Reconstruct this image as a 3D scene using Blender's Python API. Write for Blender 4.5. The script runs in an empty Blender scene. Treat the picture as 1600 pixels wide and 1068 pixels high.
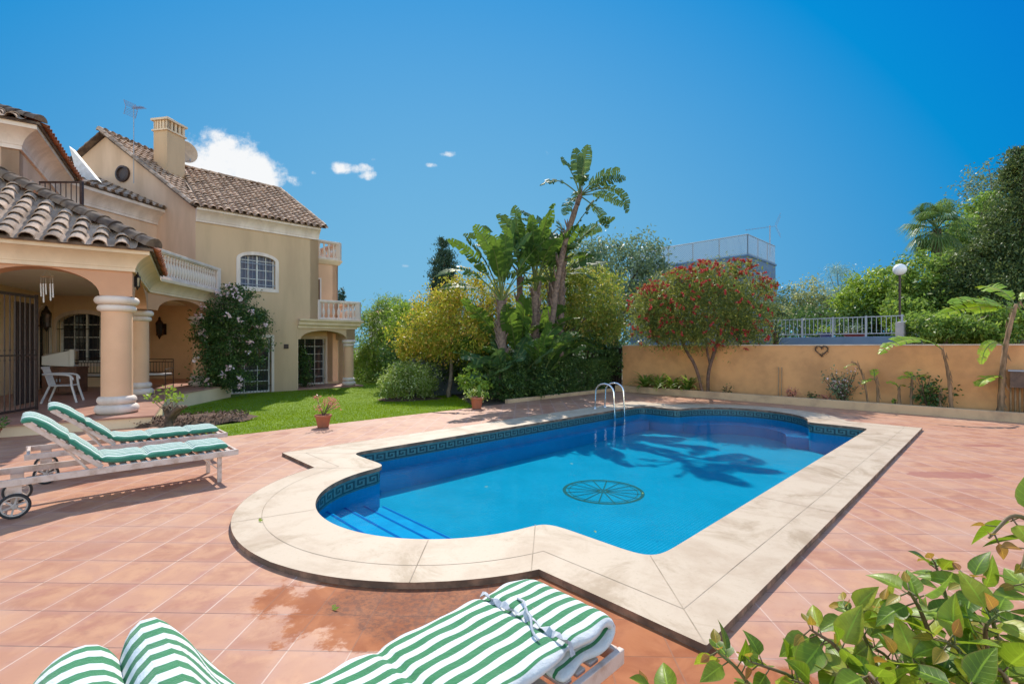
import bpy, math, random
import numpy as np
from math import radians as R, sin, cos, pi, sqrt
from mathutils import Vector, Matrix
from mathutils.geometry import tessellate_polygon

random.seed(7)
S = bpy.context.scene
COL = S.collection
H = 1.6                      # eye height of the photographer
F = 746.0                    # focal length of the photograph in its own pixels
U = Vector((.717, .697, 0)).normalized()      # long axis of the pool
Vv = Vector((-U.y, U.x, 0))                   # short axis
ZUP = Vector((0, 0, 1))

PSC = [1.]
def ab(a, b, z=0.):          # pool frame -> world
    p = (U*a + Vv*b)*PSC[0]
    return Vector((p.x, p.y, z))
def gp(px, py, z=0.):        # point of a horizontal plane seen at a photo pixel
    Y = (H-z)*F/(py-541.)
    return Vector(((px-800)/F*Y, Y, z))
def at(px, py, Y):           # point seen at a photo pixel at distance Y
    return Vector(((px-800)/F*Y, Y, H+(541-py)/F*Y))
def rayplane(px, py, p, n):
    d = Vector(((px-800)/F, 1, (541-py)/F)); o = Vector((0, 0, H))
    return o + d*((p-o).dot(n)/d.dot(n))

# ------------------------------------------------------------------ materials
MATS = {}
class NT:
    def __init__(s, name):
        s.m = bpy.data.materials.new(name); s.m.use_nodes = True
        s.t = s.m.node_tree; s.t.nodes.clear()
        s.out = s.n('ShaderNodeOutputMaterial')
        s.b = s.n('ShaderNodeBsdfPrincipled')
        s.l(s.b.outputs[0], s.out.inputs[0])
        s.co = s.n('ShaderNodeTexCoord').outputs['Object']
        MATS[name] = s.m
    def n(s, t, **k):
        x = s.t.nodes.new(t)
        for a, v in k.items(): setattr(x, a, v)
        return x
    def l(s, a, b): s.t.links.new(a, b)
    def val(s, sock, v):
        if hasattr(v, 'is_output'): s.l(v, sock)
        else: sock.default_value = v
    def noise(s, scale, detail=4., rough=.55, vec=None, dist=0.):
        x = s.n('ShaderNodeTexNoise'); s.l(vec or s.co, x.inputs['Vector'])
        x.inputs['Scale'].default_value = scale; x.inputs['Detail'].default_value = detail
        x.inputs['Roughness'].default_value = rough; x.inputs['Distortion'].default_value = dist
        return x.outputs['Fac']
    def ramp(s, fac, lo, hi, a=0., b=1.):
        x = s.n('ShaderNodeMapRange'); x.interpolation_type = 'SMOOTHSTEP'
        s.val(x.inputs[0], fac); x.inputs[1].default_value = lo; x.inputs[2].default_value = hi
        x.inputs[3].default_value = a; x.inputs[4].default_value = b
        return x.outputs[0]
    def mix(s, fac, a, b, mode='MIX'):
        x = s.n('ShaderNodeMix', data_type='RGBA', blend_type=mode)
        s.val(x.inputs[0], fac)
        for i, c in ((6, a), (7, b)):
            if hasattr(c, 'is_output'): s.l(c, x.inputs[i])
            else: x.inputs[i].default_value = (*c, 1)
        return x.outputs[2]
    def math(s, op, a, b=0., c=0.):
        x = s.n('ShaderNodeMath', operation=op)
        s.val(x.inputs[0], a); s.val(x.inputs[1], b); s.val(x.inputs[2], c)
        return x.outputs[0]
    def bump(s, h, strength=.3, dist=.01, node=None):
        x = s.n('ShaderNodeBump'); x.inputs['Strength'].default_value = strength
        x.inputs['Distance'].default_value = dist; s.l(h, x.inputs['Height'])
        s.l(x.outputs[0], (node or s.b).inputs['Normal'])
    def base(s, c): 
        if hasattr(c, 'is_output'): s.l(c, s.b.inputs['Base Color'])
        else: s.b.inputs['Base Color'].default_value = (*c, 1)
    def rough(s, r): s.val(s.b.inputs['Roughness'], r)
    def island(s):
        return s.n('ShaderNodeNewGeometry').outputs['Random Per Island']
    def mapped(s, scale=(1,1,1), rot=(0,0,0), loc=(0,0,0)):
        x = s.n('ShaderNodeMapping'); s.l(s.co, x.inputs[0])
        x.inputs['Scale'].default_value = scale; x.inputs['Rotation'].default_value = rot; x.inputs['Location'].default_value = loc
        return x.outputs[0]

def plain(name, c1, c2=None, scale=6, rough=.7, bump=.0, bscale=40, metal=0., spec=.4, isl=0., lo=.35, hi=.65, streak=False):
    t = NT(name)
    col = c1
    if c2:
        vec = t.mapped((1, 1, .18)) if streak else t.co
        f = t.ramp(t.noise(scale, 6, .6, vec), lo, hi)
        col = t.mix(f, c1, c2)
    if isl:
        h = t.n('ShaderNodeHueSaturation')
        h.inputs['Saturation'].default_value = 1
        t.l(t.math('MULTIPLY_ADD', t.island(), isl, 1-isl/2), h.inputs['Value'])
        if hasattr(col, 'is_output'): t.l(col, h.inputs['Color'])
        else: h.inputs['Color'].default_value = (*col, 1)
        col = h.outputs[0]
    t.base(col); t.rough(rough); t.b.inputs['Metallic'].default_value = metal
    t.b.inputs['Specular IOR Level'].default_value = spec
    if bump: t.bump(t.noise(bscale, 5, .6), bump, .01)
    return t.m

def leafmat(name, c1, c2, c3=None, trans=.35, tcol=None, rough=.45, p3=.12, spec=.35, k=1.5):
    c1, c2 = (tuple(min(.9, x*k) for x in c) for c in (c1, c2)); c3 = c3 and tuple(min(.9, x*1.2) for x in c3)
    t = NT(name)
    isl = t.island()
    f = t.math('MULTIPLY_ADD', t.ramp(t.noise(1.6, 3, .6), .35, .65), .5, t.math('MULTIPLY', isl, .5))
    col = t.mix(f, c1, c2)
    if c3: col = t.mix(t.ramp(t.math('FRACT', t.math('MULTIPLY', isl, 37.3)), 1-p3-.02, 1-p3+.02), col, c3)
    vn = t.noise(42, 4, .6)
    col = t.mix(t.math('MULTIPLY', t.ramp(vn, .42, .68), .3), col, tuple(x*.62 for x in c1))
    t.base(col); t.rough(rough); t.b.inputs['Specular IOR Level'].default_value = spec
    tr = t.n('ShaderNodeBsdfTranslucent')
    tc = t.mix(.5, col, tcol or tuple(min(1, x*2.2) for x in c2))
    t.l(tc, tr.inputs[0])
    mx = t.n('ShaderNodeMixShader'); mx.inputs[0].default_value = trans
    t.l(t.b.outputs[0], mx.inputs[1]); t.l(tr.outputs[0], mx.inputs[2]); t.l(mx.outputs[0], t.out.inputs[0])
    return t.m

# ------------------------------------------------------------------ mesh building
class MB:
    def __init__(s): s.v = []; s.f = []; s.mi = []
    def add(s, vs, fs, m=0):
        o = len(s.v); s.v += [tuple(x) for x in vs]
        for f in fs: s.f.append(tuple(i+o for i in f)); s.mi.append(m)
    def obox(s, c, ax, ay, az, m=0):           # half axes
        c = Vector(c); ax = Vector(ax); ay = Vector(ay); az = Vector(az)
        vs = [c+ax*i+ay*j+az*k for k in (-1, 1) for j in (-1, 1) for i in (-1, 1)]
        s.add(vs, [(0,2,3,1),(4,5,7,6),(0,1,5,4),(2,6,7,3),(0,4,6,2),(1,3,7,5)], m)
    def box(s, x0, x1, y0, y1, z0, z1, m=0):
        s.obox(((x0+x1)/2, (y0+y1)/2, (z0+z1)/2), ((x1-x0)/2,0,0), (0,(y1-y0)/2,0), (0,0,(z1-z0)/2), m)
    def bar(s, p, q, w, h, up=ZUP, m=0):
        p = Vector(p); q = Vector(q); d = (q-p); L = d.length; d /= L
        x = d.cross(Vector(up))
        if x.length < 1e-3: x = d.cross(Vector((1, 0, 0)))
        x.normalize(); y = x.cross(d)
        s.obox((p+q)/2, d*L/2, x*w/2, y*h/2, m)
    def tube(s, pts, r, n=8, m=0, cap=True):
        pts = [Vector(p) for p in pts]
        if not hasattr(r, '__len__'): r = [r]*len(pts)
        prev = None; o = len(s.v); vs = []; fs = []
        for i, p in enumerate(pts):
            d = (pts[min(i+1, len(pts)-1)] - pts[max(i-1, 0)])
            if d.length < 1e-9: d = Vector((0, 0, 1))
            d.normalize()
            if prev is None:
                x = d.orthogonal().normalized()
            else:
                x = prev - d*prev.dot(d)
                x = x.normalized() if x.length > 1e-5 else d.orthogonal().normalized()
            prev = x; y = d.cross(x)
            for k in range(n):
                a = 2*pi*k/n
                vs.append(p + (x*cos(a)+y*sin(a))*r[i])
        for i in range(len(pts)-1):
            for k in range(n):
                a = i*n+k; b = i*n+(k+1) % n
                fs.append((a, b, b+n, a+n))
        if cap:
            fs.append(tuple(range(n-1, -1, -1))); fs.append(tuple((len(pts)-1)*n+k for k in range(n)))
        s.add(vs, fs, m)
    def lathe(s, prof, c=(0,0,0), n=24, m=0, axis='z'):
        c = Vector(c); vs = []; fs = []
        for r, z in prof:
            for k in range(n):
                a = 2*pi*k/n
                if axis == 'z': vs.append(c+Vector((r*cos(a), r*sin(a), z)))
                elif axis == 'y': vs.append(c+Vector((r*cos(a), z, r*sin(a))))
                else: vs.append(c+Vector((z, r*cos(a), r*sin(a))))
        for i in range(len(prof)-1):
            for k in range(n):
                a = i*n+k; b = i*n+(k+1) % n
                fs.append((a, b, b+n, a+n))
        s.add(vs, fs, m)
    def prism(s, poly, z0, z1, m=0, ms=None, holes=()):
        loops = [[Vector((p[0], p[1], 0)) for p in L] for L in (poly, *holes)]
        tris = tessellate_polygon(loops)
        flat = [p for L in loops for p in L]; n = len(flat)
        vs = [(p.x, p.y, z1) for p in flat] + [(p.x, p.y, z0) for p in flat]
        def fix(t):
            a, b, c = (flat[i] for i in t)
            return t if (b-a).cross(c-a).z > 0 else t[::-1]
        s.add(vs, [fix(tuple(t)) for t in tris], m)
        o = len(s.v)-2*n
        fs = []
        k = 0
        for L in loops:
            m_ = len(L)
            for i in range(m_):
                a = k+i; b = k+(i+1) % m_
                fs.append((a, b, b+n, a+n))
            k += m_
        for f in fs: s.f.append(tuple(i+o for i in f)); s.mi.append(m if ms is None else ms)
        for t in tris: s.f.append(tuple(i+o+n for i in fix(tuple(t))[::-1])); s.mi.append(m if ms is None else ms)
    def build(s, name, mats, parent=None, smooth=False, world=True, bevel=0., auto=None):
        me = bpy.data.meshes.new(name)
        me.from_pydata(s.v, [], s.f)
        if not isinstance(mats, (list, tuple)): mats = [mats]
        for m in mats: me.materials.append(m)
        if len(mats) > 1: me.polygons.foreach_set('material_index', s.mi)
        if smooth: me.polygons.foreach_set('use_smooth', [True]*len(me.polygons))
        me.update()
        if smooth and auto:
            try: me.set_sharp_from_angle(angle=R(auto))
            except Exception: pass
        o = link(name, me, parent, world)
        if bevel:
            b = o.modifiers.new('bevel', 'BEVEL'); b.width = bevel; b.segments = 2; b.limit_method = 'ANGLE'
        return o

def mat_of(o):
    m = Matrix.Translation(o.location) @ o.rotation_euler.to_matrix().to_4x4()
    return (mat_of(o.parent) @ o.matrix_parent_inverse @ m) if o.parent else m
def link(name, me, parent=None, world=True):
    o = bpy.data.objects.new(name, me); COL.objects.link(o)
    if parent:
        o.parent = parent
        if world: o.matrix_parent_inverse = mat_of(parent).inverted()
    return o
def tag(o, label=None, cat=None, group=None, kind=None):
    if label: o['label'] = label
    if cat: o['category'] = cat
    if group: o['group'] = group
    if kind: o['kind'] = kind
    return o
def empty(name, loc, rz=0., label=None, cat=None, group=None):
    o = bpy.data.objects.new(name, None); COL.objects.link(o)
    o.location = loc; o.rotation_euler = (0, 0, rz); o.empty_display_size = .2
    return tag(o, label, cat, group)
def copy_tree(o, parent=None):
    c = o.copy(); COL.objects.link(c)
    if parent: c.parent = parent
    for ch in [x for x in COL.objects if x.parent == o]: copy_tree(ch, c)
    return c

def quick_mesh(name, V, Fq, mat, parent=None, world=True, smooth=False):
    """V (n,3) array, Fq (m,k) index array"""
    me = bpy.data.meshes.new(name)
    V = np.asarray(V, np.float32); Fq = np.asarray(Fq, np.int32); k = Fq.shape[1]
    me.vertices.add(len(V)); me.vertices.foreach_set('co', V.ravel())
    me.loops.add(Fq.size); me.loops.foreach_set('vertex_index', Fq.ravel())
    me.polygons.add(len(Fq)); me.polygons.foreach_set('loop_start', np.arange(0, Fq.size, k, dtype=np.int32))
    try: me.polygons.foreach_set('loop_total', np.full(len(Fq), k, np.int32))
    except Exception: pass
    me.update(calc_edges=True)
    if smooth: me.polygons.foreach_set('use_smooth', [True]*len(me.polygons))
    me.materials.append(mat)
    return link(name, me, parent, world)

def unit(a): return a/np.maximum(np.linalg.norm(a, axis=1, keepdims=True), 1e-6)
def leaf_arrays(rng, P, L, asp=.45, bias=(0, 0, 0), bw=0., fold=0., nb=(0,0,.5)):
    n = len(P)
    d = unit(rng.normal(size=(n, 3))) + np.array(bias)*bw
    d = unit(d)
    q = unit(rng.normal(size=(n, 3)) + np.array(nb))
    s = unit(np.cross(d, q)); nn = np.cross(s, d)
    Ls = (L*rng.uniform(.6, 1.25, n))[:, None]
    W = Ls*asp*rng.uniform(.8, 1.2, n)[:, None]
    v0 = P; v1 = P+d*Ls*.42+s*W/2+nn*fold*Ls; v2 = P+d*Ls; v3 = P+d*Ls*.42-s*W/2+nn*fold*Ls
    V = np.stack([v0, v1, v2, v3], 1).reshape(-1, 3)
    return V, np.arange(n*4).reshape(-1, 4)
def crown_points(rng, ells, n, sub=30, sig=.16, inner=.35):
    """leaf positions: clumps sitting on and inside a set of ellipsoids; returns points and clump centres"""
    w = np.array([(e[1][0]*e[1][1]*e[1][2])**(2/3) for e in ells]); w /= w.sum()
    out = []; cl = []
    for e, wi in zip(ells, w):
        c = np.array(e[0]); r = np.array(e[1]); k = max(4, int(sub*wi*len(ells)))
        dirs = unit(rng.normal(size=(k, 3)))
        rad = 1 - inner*rng.random(k)**1.5
        rad *= rng.uniform(.82, 1.12, k)
        rad *= np.where(rng.random(k) < .22, rng.uniform(1.05, 1.22, k), 1.)
        C = c + dirs*r*rad[:, None]
        m = max(1, int(n*wi))
        pick = rng.integers(0, k, m)
        g = rng.normal(size=(m, 3)) * (sig*rng.uniform(.5, 1.6, k))[pick][:, None]*r.mean()
        g[:, 2] *= .75
        out.append(C[pick]+g); cl.append(C)
    return np.concatenate(out), np.concatenate(cl)
def foliage(name, rng, ells, n, L, mat, parent=None, asp=.45, sub=30, sig=.16, inner=.35, bias=(0,0,0), bw=0., zmin=None):
    P, C = crown_points(rng, ells, n, sub, sig, inner)
    if zmin is not None: P = P[P[:, 2] > zmin]
    V, Fq = leaf_arrays(rng, P, L, asp, bias, bw, .08)
    return quick_mesh(name, V, Fq, mat, parent), C

def limbs(mb, rng, base, top, r0, ends, n=8):
    """trunk from base to top then limbs to a few crown clumps"""
    base = Vector(base); top = Vector(top)
    pts = []; rs = []
    k = 7
    for i in range(k):
        t = i/(k-1)
        p = base.lerp(top, t)+Vector((rng.normal()*.03, rng.normal()*.03, 0))*(1 if 0 < i < k else 0)*(top-base).length*.5
        pts.append(p); rs.append(r0*(1.25-.55*t) if i else r0*1.45)
    mb.tube(pts, rs, n)
    for e in ends:
        e = Vector(e); s = base.lerp(top, rng.uniform(.7, 1.)) if False else top
        mid = s.lerp(e, .5)+Vector((rng.normal()*.1, rng.normal()*.1, .12*(e-s).length))
        mb.tube([s, s.lerp(mid, .5), mid, mid.lerp(e, .6), e], [r0*.6, r0*.5, r0*.38, r0*.25, r0*.08], 6)

def tree(name, label, cat, base, ells, n, L, leaf, bark, r0=.08, group=None, seed=1, top=None, nl=7, **kw):
    rng = np.random.default_rng(seed)
    base = Vector(base)
    t = empty(name, base, 0, label, cat, group)
    o, C = foliage('crown', rng, ells, n, L, leaf, t, **kw)
    cz = np.mean([e[0] for e in ells], axis=0)
    zb = min(e[0][2]-e[1][2] for e in ells)
    if top is None: top = (base.x*.7+cz[0]*.3, base.y*.7+cz[1]*.3, max(base.z+.2, zb+.25*(cz[2]-zb)))
    mb = MB()
    idx = rng.choice(len(C), min(nl, len(C)), replace=False)
    limbs(mb, rng, base, top, r0, [C[i] for i in idx])
    mb.build('trunk', bark, t, smooth=True)
    return t

def sm(pts, it=2):          # smooth an open polyline
    for _ in range(it):
        q = [pts[0]]
        for a, b in zip(pts, pts[1:]):
            a = Vector(a); b = Vector(b)
            q += [a.lerp(b, .25), a.lerp(b, .75)]
        q.append(pts[-1]); pts = q
    return [Vector(p) for p in pts]

def paddle(mb, rng, base, az, el, petiole, blade, width, droop, tears=.35, roll=0., rp=.022, n=18, mp=1, ml=0, dp=.15):
    """a banana-like leaf: petiole, midrib and two rows of blade strips split by tears"""
    p = Vector(base); e = el; pts = [p.copy()]; dirs = []
    N0 = 5; N = n
    steps = [petiole/N0]*N0 + [blade/N]*N
    for i, st in enumerate(steps):
        d = Vector((cos(az)*cos(e), sin(az)*cos(e), sin(e)))
        p = p+d*st; pts.append(p.copy()); dirs.append(d)
        e -= (droop*(1-dp)/N if i >= N0 else droop*dp/N0)
    dirs.append(dirs[-1])
    rr = [rp*(1-.75*i/(len(pts)-1)) for i in range(len(pts))]
    mb.tube(pts, rr, 5, mp)
    side0 = Vector((-sin(az), cos(az), 0))
    for sgn in (-1, 1):
        cur = 0.; pull = 0.
        for i in range(N):
            d = dirs[N0+i]; a = pts[N0+i]; b = pts[N0+i+1]
            s_ = (side0*cos(roll)+d.cross(side0)*sin(roll)*-1)
            up = s_.cross(d).normalized()
            if up.z < 0: up = -up
            s_ = s_*sgn
            t0 = i/N; t1 = (i+1)/N
            w0 = width*(sin(pi*min(1, (t0*.93+.05)))**.55); w1 = width*(sin(pi*min(1, (t1*.93+.05)))**.55)
            if rng.random() < tears:
                pull = rng.uniform(-.25, .5); gap = rng.uniform(.05, .3)
            else: gap = 0.
            v = (s_*cos(pull+.15) - up*sin(pull)*1. + up*.22).normalized()
            v = (v+d*.25).normalized()
            aa = a.lerp(b, gap)
            m0 = aa+v*w0*.55+up*.0; m1 = b+v*w1*.55
            e0 = aa+v*w0-up*w0*.14+d*.02*rng.normal(); e1 = b+v*w1-up*w1*.14
            mb.add([aa, b, m1, m0], [(0, 1, 2, 3)], ml); mb.add([m0, m1, e1, e0], [(0, 1, 2, 3)], ml)

class Fr:
    """vertical frame on a wall: s along the wall, z up, d outwards"""
    def __init__(s, o, q, left=False):
        s.o = Vector((o[0], o[1], 0)); q = Vector((q[0], q[1], 0))
        s.L = (q-s.o).length; s.u = (q-s.o)/s.L
        s.n = Vector((s.u.y, -s.u.x, 0))
        if left: s.n = -s.n
    def p(s, a, z, d=0.): 
        r = s.o+s.u*a+s.n*d
        return Vector((r.x, r.y, z))
    def box(s, mb, a0, a1, z0, z1, d0, d1, m=0):
        mb.obox(s.p((a0+a1)/2, (z0+z1)/2, (d0+d1)/2), s.u*(a1-a0)/2, s.n*(d1-d0)/2, ZUP*(z1-z0)/2, m)
    def panel(s, mb, outer, holes, d0, d1, m=0):
        loops = [[Vector((x, z, 0)) for x, z in L] for L in (outer, *holes)]
        tris = tessellate_polygon(loops); flat = [p for L in loops for p in L]; n = len(flat)
        vs = [s.p(p.x, p.y, d1) for p in flat]+[s.p(p.x, p.y, d0) for p in flat]
        fs = [tuple(t) for t in tris]+[tuple(i+n for i in t)[::-1] for t in tris]
        k = 0
        for L in loops:
            for i in range(len(L)):
                a = k+i; b = k+(i+1) % len(L); fs.append((a, b, b+n, a+n))
            k += len(L)
        mb.add(vs, fs, m)

def arch(s0, s1, z0, zs, zt, n=14, off=0.):
    """outline of an opening with an elliptical head"""
    c = (s0+s1)/2; a = (s1-s0)/2+off; h = zt-zs+off
    pts = [(c-a, z0-(off if z0 > .5 else 0)), (c+a, z0-(off if z0 > .5 else 0))]
    for i in range(n+1):
        th = pi*i/n
        pts.append((c+a*cos(th), zs+h*sin(th)))
    return pts
def rect(s0, s1, z0, z1, off=0.): return [(s0-off, z0-off), (s1+off, z0-off), (s1+off, z1+off), (s0-off, z1+off)]

def moulding(mb, path, prof, m=0, left=False):
    """sweep a (out, z) profile along an open xy path with mitred corners; outward is on the right"""
    P = [Vector((p[0], p[1])) for p in path]; rings = []
    for i, p in enumerate(P):
        ns = []
        if i > 0: d = (P[i]-P[i-1]).normalized(); ns.append(Vector((d.y, -d.x)))
        if i < len(P)-1: d = (P[i+1]-P[i]).normalized(); ns.append(Vector((d.y, -d.x)))
        n = sum(ns, Vector((0, 0))).normalized(); k = 1/max(.3, n.dot(ns[0]))
        if left: n = -n
        rings.append([Vector((p.x+n.x*o*k, p.y+n.y*o*k, z)) for o, z in prof])
    m_ = len(prof); vs = [v for r in rings for v in r]; fs = []
    for i in range(len(P)-1):
        for j in range(m_):
            a = i*m_+j; b = i*m_+(j+1) % m_
            fs.append((a, b, b+m_, a+m_))
    fs.append(tuple(range(m_))); fs.append(tuple((len(P)-1)*m_+j for j in range(m_))[::-1])
    mb.add(vs, fs, m)
# ------------------------------------------------------------------ materials of the place
STUCCO = plain('stucco_cream', (.62,.42,.25), (.51,.345,.205), .9, .85, .25, 60, streak=True)
STUCCO_IN = plain('stucco_ochre', (.82,.60,.38), (.76,.55,.34), 1.5, .85, .2, 60)
STUCCO_PINK = plain('stucco_pink', (.74,.50,.34), (.58,.38,.25), .9, .85, .25, 60, streak=True)
TRIM = plain('trim_cream', (.80,.60,.41), (.70,.52,.35), 2.5, .75, .15, 50, streak=True)
TRIMW = plain('trim_pale', (.78,.64,.54), (.64,.51,.42), 3., .7, .15, 50, streak=True)
WHITEP = plain('white_paint', (.78,.76,.72), (.66,.62,.56), 8, .45, .1, 60)
WOODW = plain('lounger_paint', (.66,.52,.44), (.42,.28,.20), 9, .5, .2, 60, lo=.42, hi=.75)
CEIL = plain('ceiling_paint', (.88,.80,.70), (.84,.76,.66), 3, .8)
IRON = plain('black_iron', (.018,.014,.012), (.05,.03,.02), 20, .45, metal=.3)
IRONB = plain('brown_iron', (.045,.028,.024), (.08,.045,.035), 20, .5, metal=.2)
STEEL = plain('steel', (.75,.76,.78), None, rough=.16, metal=1.)
GLASS = plain('window_glass', (.015,.02,.028), (.035,.04,.05), 2, .06, spec=.9)
CURT = plain('window_curtain', (.04,.06,.12), (.12,.10,.13), 5, .5, spec=.6)
TILE = plain('roof_tile', (.50,.33,.22), (.33,.20,.125), 4, .85, .4, 70, isl=.65)
TILE_D = plain('roof_tile_weathered', (.46,.33,.245), (.27,.185,.13), 3, .9, .4, 70, isl=.7)
TILE_R = plain('roof_tile_red', (.42,.15,.07), (.25,.10,.05), 5, .85, .4, 70, isl=.5)
MORTAR = plain('roof_mortar', (.075,.05,.04), (.20,.14,.10), 3.5, .95, .5, 40)
TERRA = plain('terracotta_pot', (.42,.13,.06), (.34,.11,.055), 6, .7, .2)
SOIL = plain('soil_brown', (.05,.032,.02), (.11,.07,.045), 9, .95, .9, 22)
MULCH = plain('mulch', (.16,.085,.05), (.06,.035,.022), 14, .95, .9, 26)
BARK = plain('bark_brown', (.16,.10,.065), (.07,.045,.03), 9, .9, .8, 30)
BARKP = plain('bark_pale', (.30,.22,.15), (.15,.11,.08), 9, .9, .8, 30)
PSTEM = plain('dry_palm_stem', (.26,.17,.12), (.13,.085,.07), 12, .85, .7, 40)
PETI = plain('leaf_stalk', (.10,.16,.035), (.16,.17,.05), 6, .5)
WOODB = plain('brown_wood', (.13,.045,.02), (.07,.028,.014), 10, .5)
PLAST = plain('white_plastic', (.62,.58,.55), None, rough=.35)
BLUEG = plain('blue_grey_render', (.135,.205,.31), (.12,.185,.285), 2, .8)
GREYM = plain('grey_metal', (.30,.32,.36), None, rough=.5, metal=.2)
RUBBER = plain('rubber', (.02,.02,.022), None, rough=.6)
RIMM = plain('wheel_plastic', (.55,.47,.41), (.4,.33,.28), 20, .5)

# terracotta paving
def paving():
    t = NT('terracotta_paving'); W_ = .336
    v = t.mapped(rot=(0, 0, R(1.5)), loc=(.239, .206, 0))
    s0 = t.n('ShaderNodeSeparateXYZ'); t.l(v, s0.inputs[0])
    cx = t.math('DIVIDE', s0.outputs[0], W_); cy = t.math('DIVIDE', s0.outputs[1], W_)
    jit = t.math('MULTIPLY_ADD', t.noise(30, 2), .006, -.003)
    fx = t.math('ABSOLUTE', t.math('SUBTRACT', t.math('FRACT', t.math('ADD', cx, t.math('ADD', jit, 100.))), .5))
    fy = t.math('ABSOLUTE', t.math('SUBTRACT', t.math('FRACT', t.math('ADD', cy, t.math('ADD', jit, 100.))), .5))
    lx = t.ramp(fx, .484, .492); ly = t.ramp(fy, .486, .493)
    cell = t.n('ShaderNodeCombineXYZ'); t.l(t.math('FLOOR', cx), cell.inputs[0]); t.l(t.math('FLOOR', cy), cell.inputs[1])
    wn_ = t.n('ShaderNodeTexWhiteNoise', noise_dimensions='3D'); t.l(cell.outputs[0], wn_.inputs['Vector'])
    rnd = wn_.outputs['Value']
    # each tile has its own mottle
    off = t.n('ShaderNodeVectorMath', operation='MULTIPLY_ADD'); t.l(wn_.outputs['Color'], off.inputs[0]); off.inputs[1].default_value = (9, 9, 9); t.l(t.co, off.inputs[2])
    col = t.mix(rnd, (.49, .245, .15), (.375, .155, .09))
    m1 = t.ramp(t.noise(4.5, 6, .6, off.outputs[0], .6), .38, .68)
    col = t.mix(t.math('MULTIPLY', m1, .75), col, (.56, .29, .16))
    m2 = t.ramp(t.noise(3.0, 6, .65, off.outputs[0], .3), .52, .75)
    col = t.mix(t.math('MULTIPLY', m2, .75), col, (.34, .12, .09))
    edge = t.ramp(t.math('MAXIMUM', fx, fy), .30, .49)
    col = t.mix(t.math('MULTIPLY', edge, .28), col, (.45, .245, .20))
    pale = t.ramp(t.noise(.55, 6, .62, t.mapped(loc=(2, 7, 0)), .3), .45, .70)
    col = t.mix(t.math('MULTIPLY', pale, .45), col, (.55, .36, .26))
    grime = t.ramp(t.noise(17, 5, .72), .56, .8)
    col = t.mix(t.math('MULTIPLY', grime, .42), col, (.22, .11, .08))
    gm = t.ramp(t.noise(2.2, 4, .6, t.mapped(loc=(3, 1, 4))), .35, .65)
    col = t.mix(t.math('MULTIPLY', lx, t.math('MULTIPLY_ADD', gm, .5, .38)), col, (.62, .44, .34))
    col = t.mix(t.math('MULTIPLY', ly, t.math('MULTIPLY_ADD', gm, .3, .62)), col, t.mix(t.ramp(t.noise(1.3, 3), .45, .75), (.17, .085, .06), (.60, .43, .35)))
    line = t.math('MAXIMUM', lx, ly)
    sep = t.n('ShaderNodeSeparateXYZ'); t.l(t.co, sep.inputs[0])
    def spots(L, nz, lo, hi):
        w = None
        for cx_, cy_, rx, ry in L:
            ex = t.math('POWER', t.math('ABSOLUTE', t.math('DIVIDE', t.math('SUBTRACT', sep.outputs[0], cx_), rx)), 2.)
            ey = t.math('POWER', t.math('ABSOLUTE', t.math('DIVIDE', t.math('SUBTRACT', sep.outputs[1], cy_), ry)), 2.)
            m = t.math('SUBTRACT', 1., t.math('ADD', ex, ey))
            w = m if w is None else t.math('MAXIMUM', w, m)
        return t.ramp(t.math('ADD', w, nz), lo, hi)
    nz = t.math('MULTIPLY_ADD', t.noise(3.4, 7, .68), 3.0, -1.35)
    # damp orange band beside the coping, a dirty puddle mark, splashes on the right
    wet = spots(((-.25, 3.02, 1.15, .50), (.50, 2.55, .62, .62), (.98, 2.0, .55, .42), (.3, 2.0, .7, .4)), nz, -.25, .08)
    col = t.mix(t.math('MULTIPLY', wet, .9), col, t.mix(t.math('MULTIPLY', line, .6), t.mix(m1, (.30, .082, .022), (.40, .13, .042)), (.24, .10, .05)))
    dirt = spots(((-.50, 2.98, .70, .40),), nz, .1, .5)
    dn = t.ramp(t.noise(26, 5, .75), .38, .62)
    col = t.mix(t.math('MULTIPLY', dirt, t.math('MULTIPLY_ADD', dn, .55, .15)), col, (.11, .05, .035))
    spl = spots(((5.45, 5.95, .62, .17), (7.6, 7.7, .35, .1)), t.math('MULTIPLY_ADD', t.noise(5, 4, .6), 1.6, -.8), .15, .25)
    col = t.mix(t.math('MULTIPLY', spl, .7), col, (.34, .12, .085))
    t.base(col)
    rg = t.math('MULTIPLY_ADD', t.noise(5, 4), .25, .42)
    rg = t.math('MULTIPLY_ADD', wet, .25, rg)
    t.rough(rg); t.b.inputs['Specular IOR Level'].default_value = .3
    hgt = t.math('SUBTRACT', t.math('MULTIPLY', t.noise(7, 5, .6), .35), t.math('MULTIPLY', line, .8))
    t.bump(hgt, .35, .006)
    return t.m
PAVE = paving()
PAVE_P = plain('porch_paving', (.46,.245,.175), (.36,.17,.12), 3, .45, .15, 30)

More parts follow.
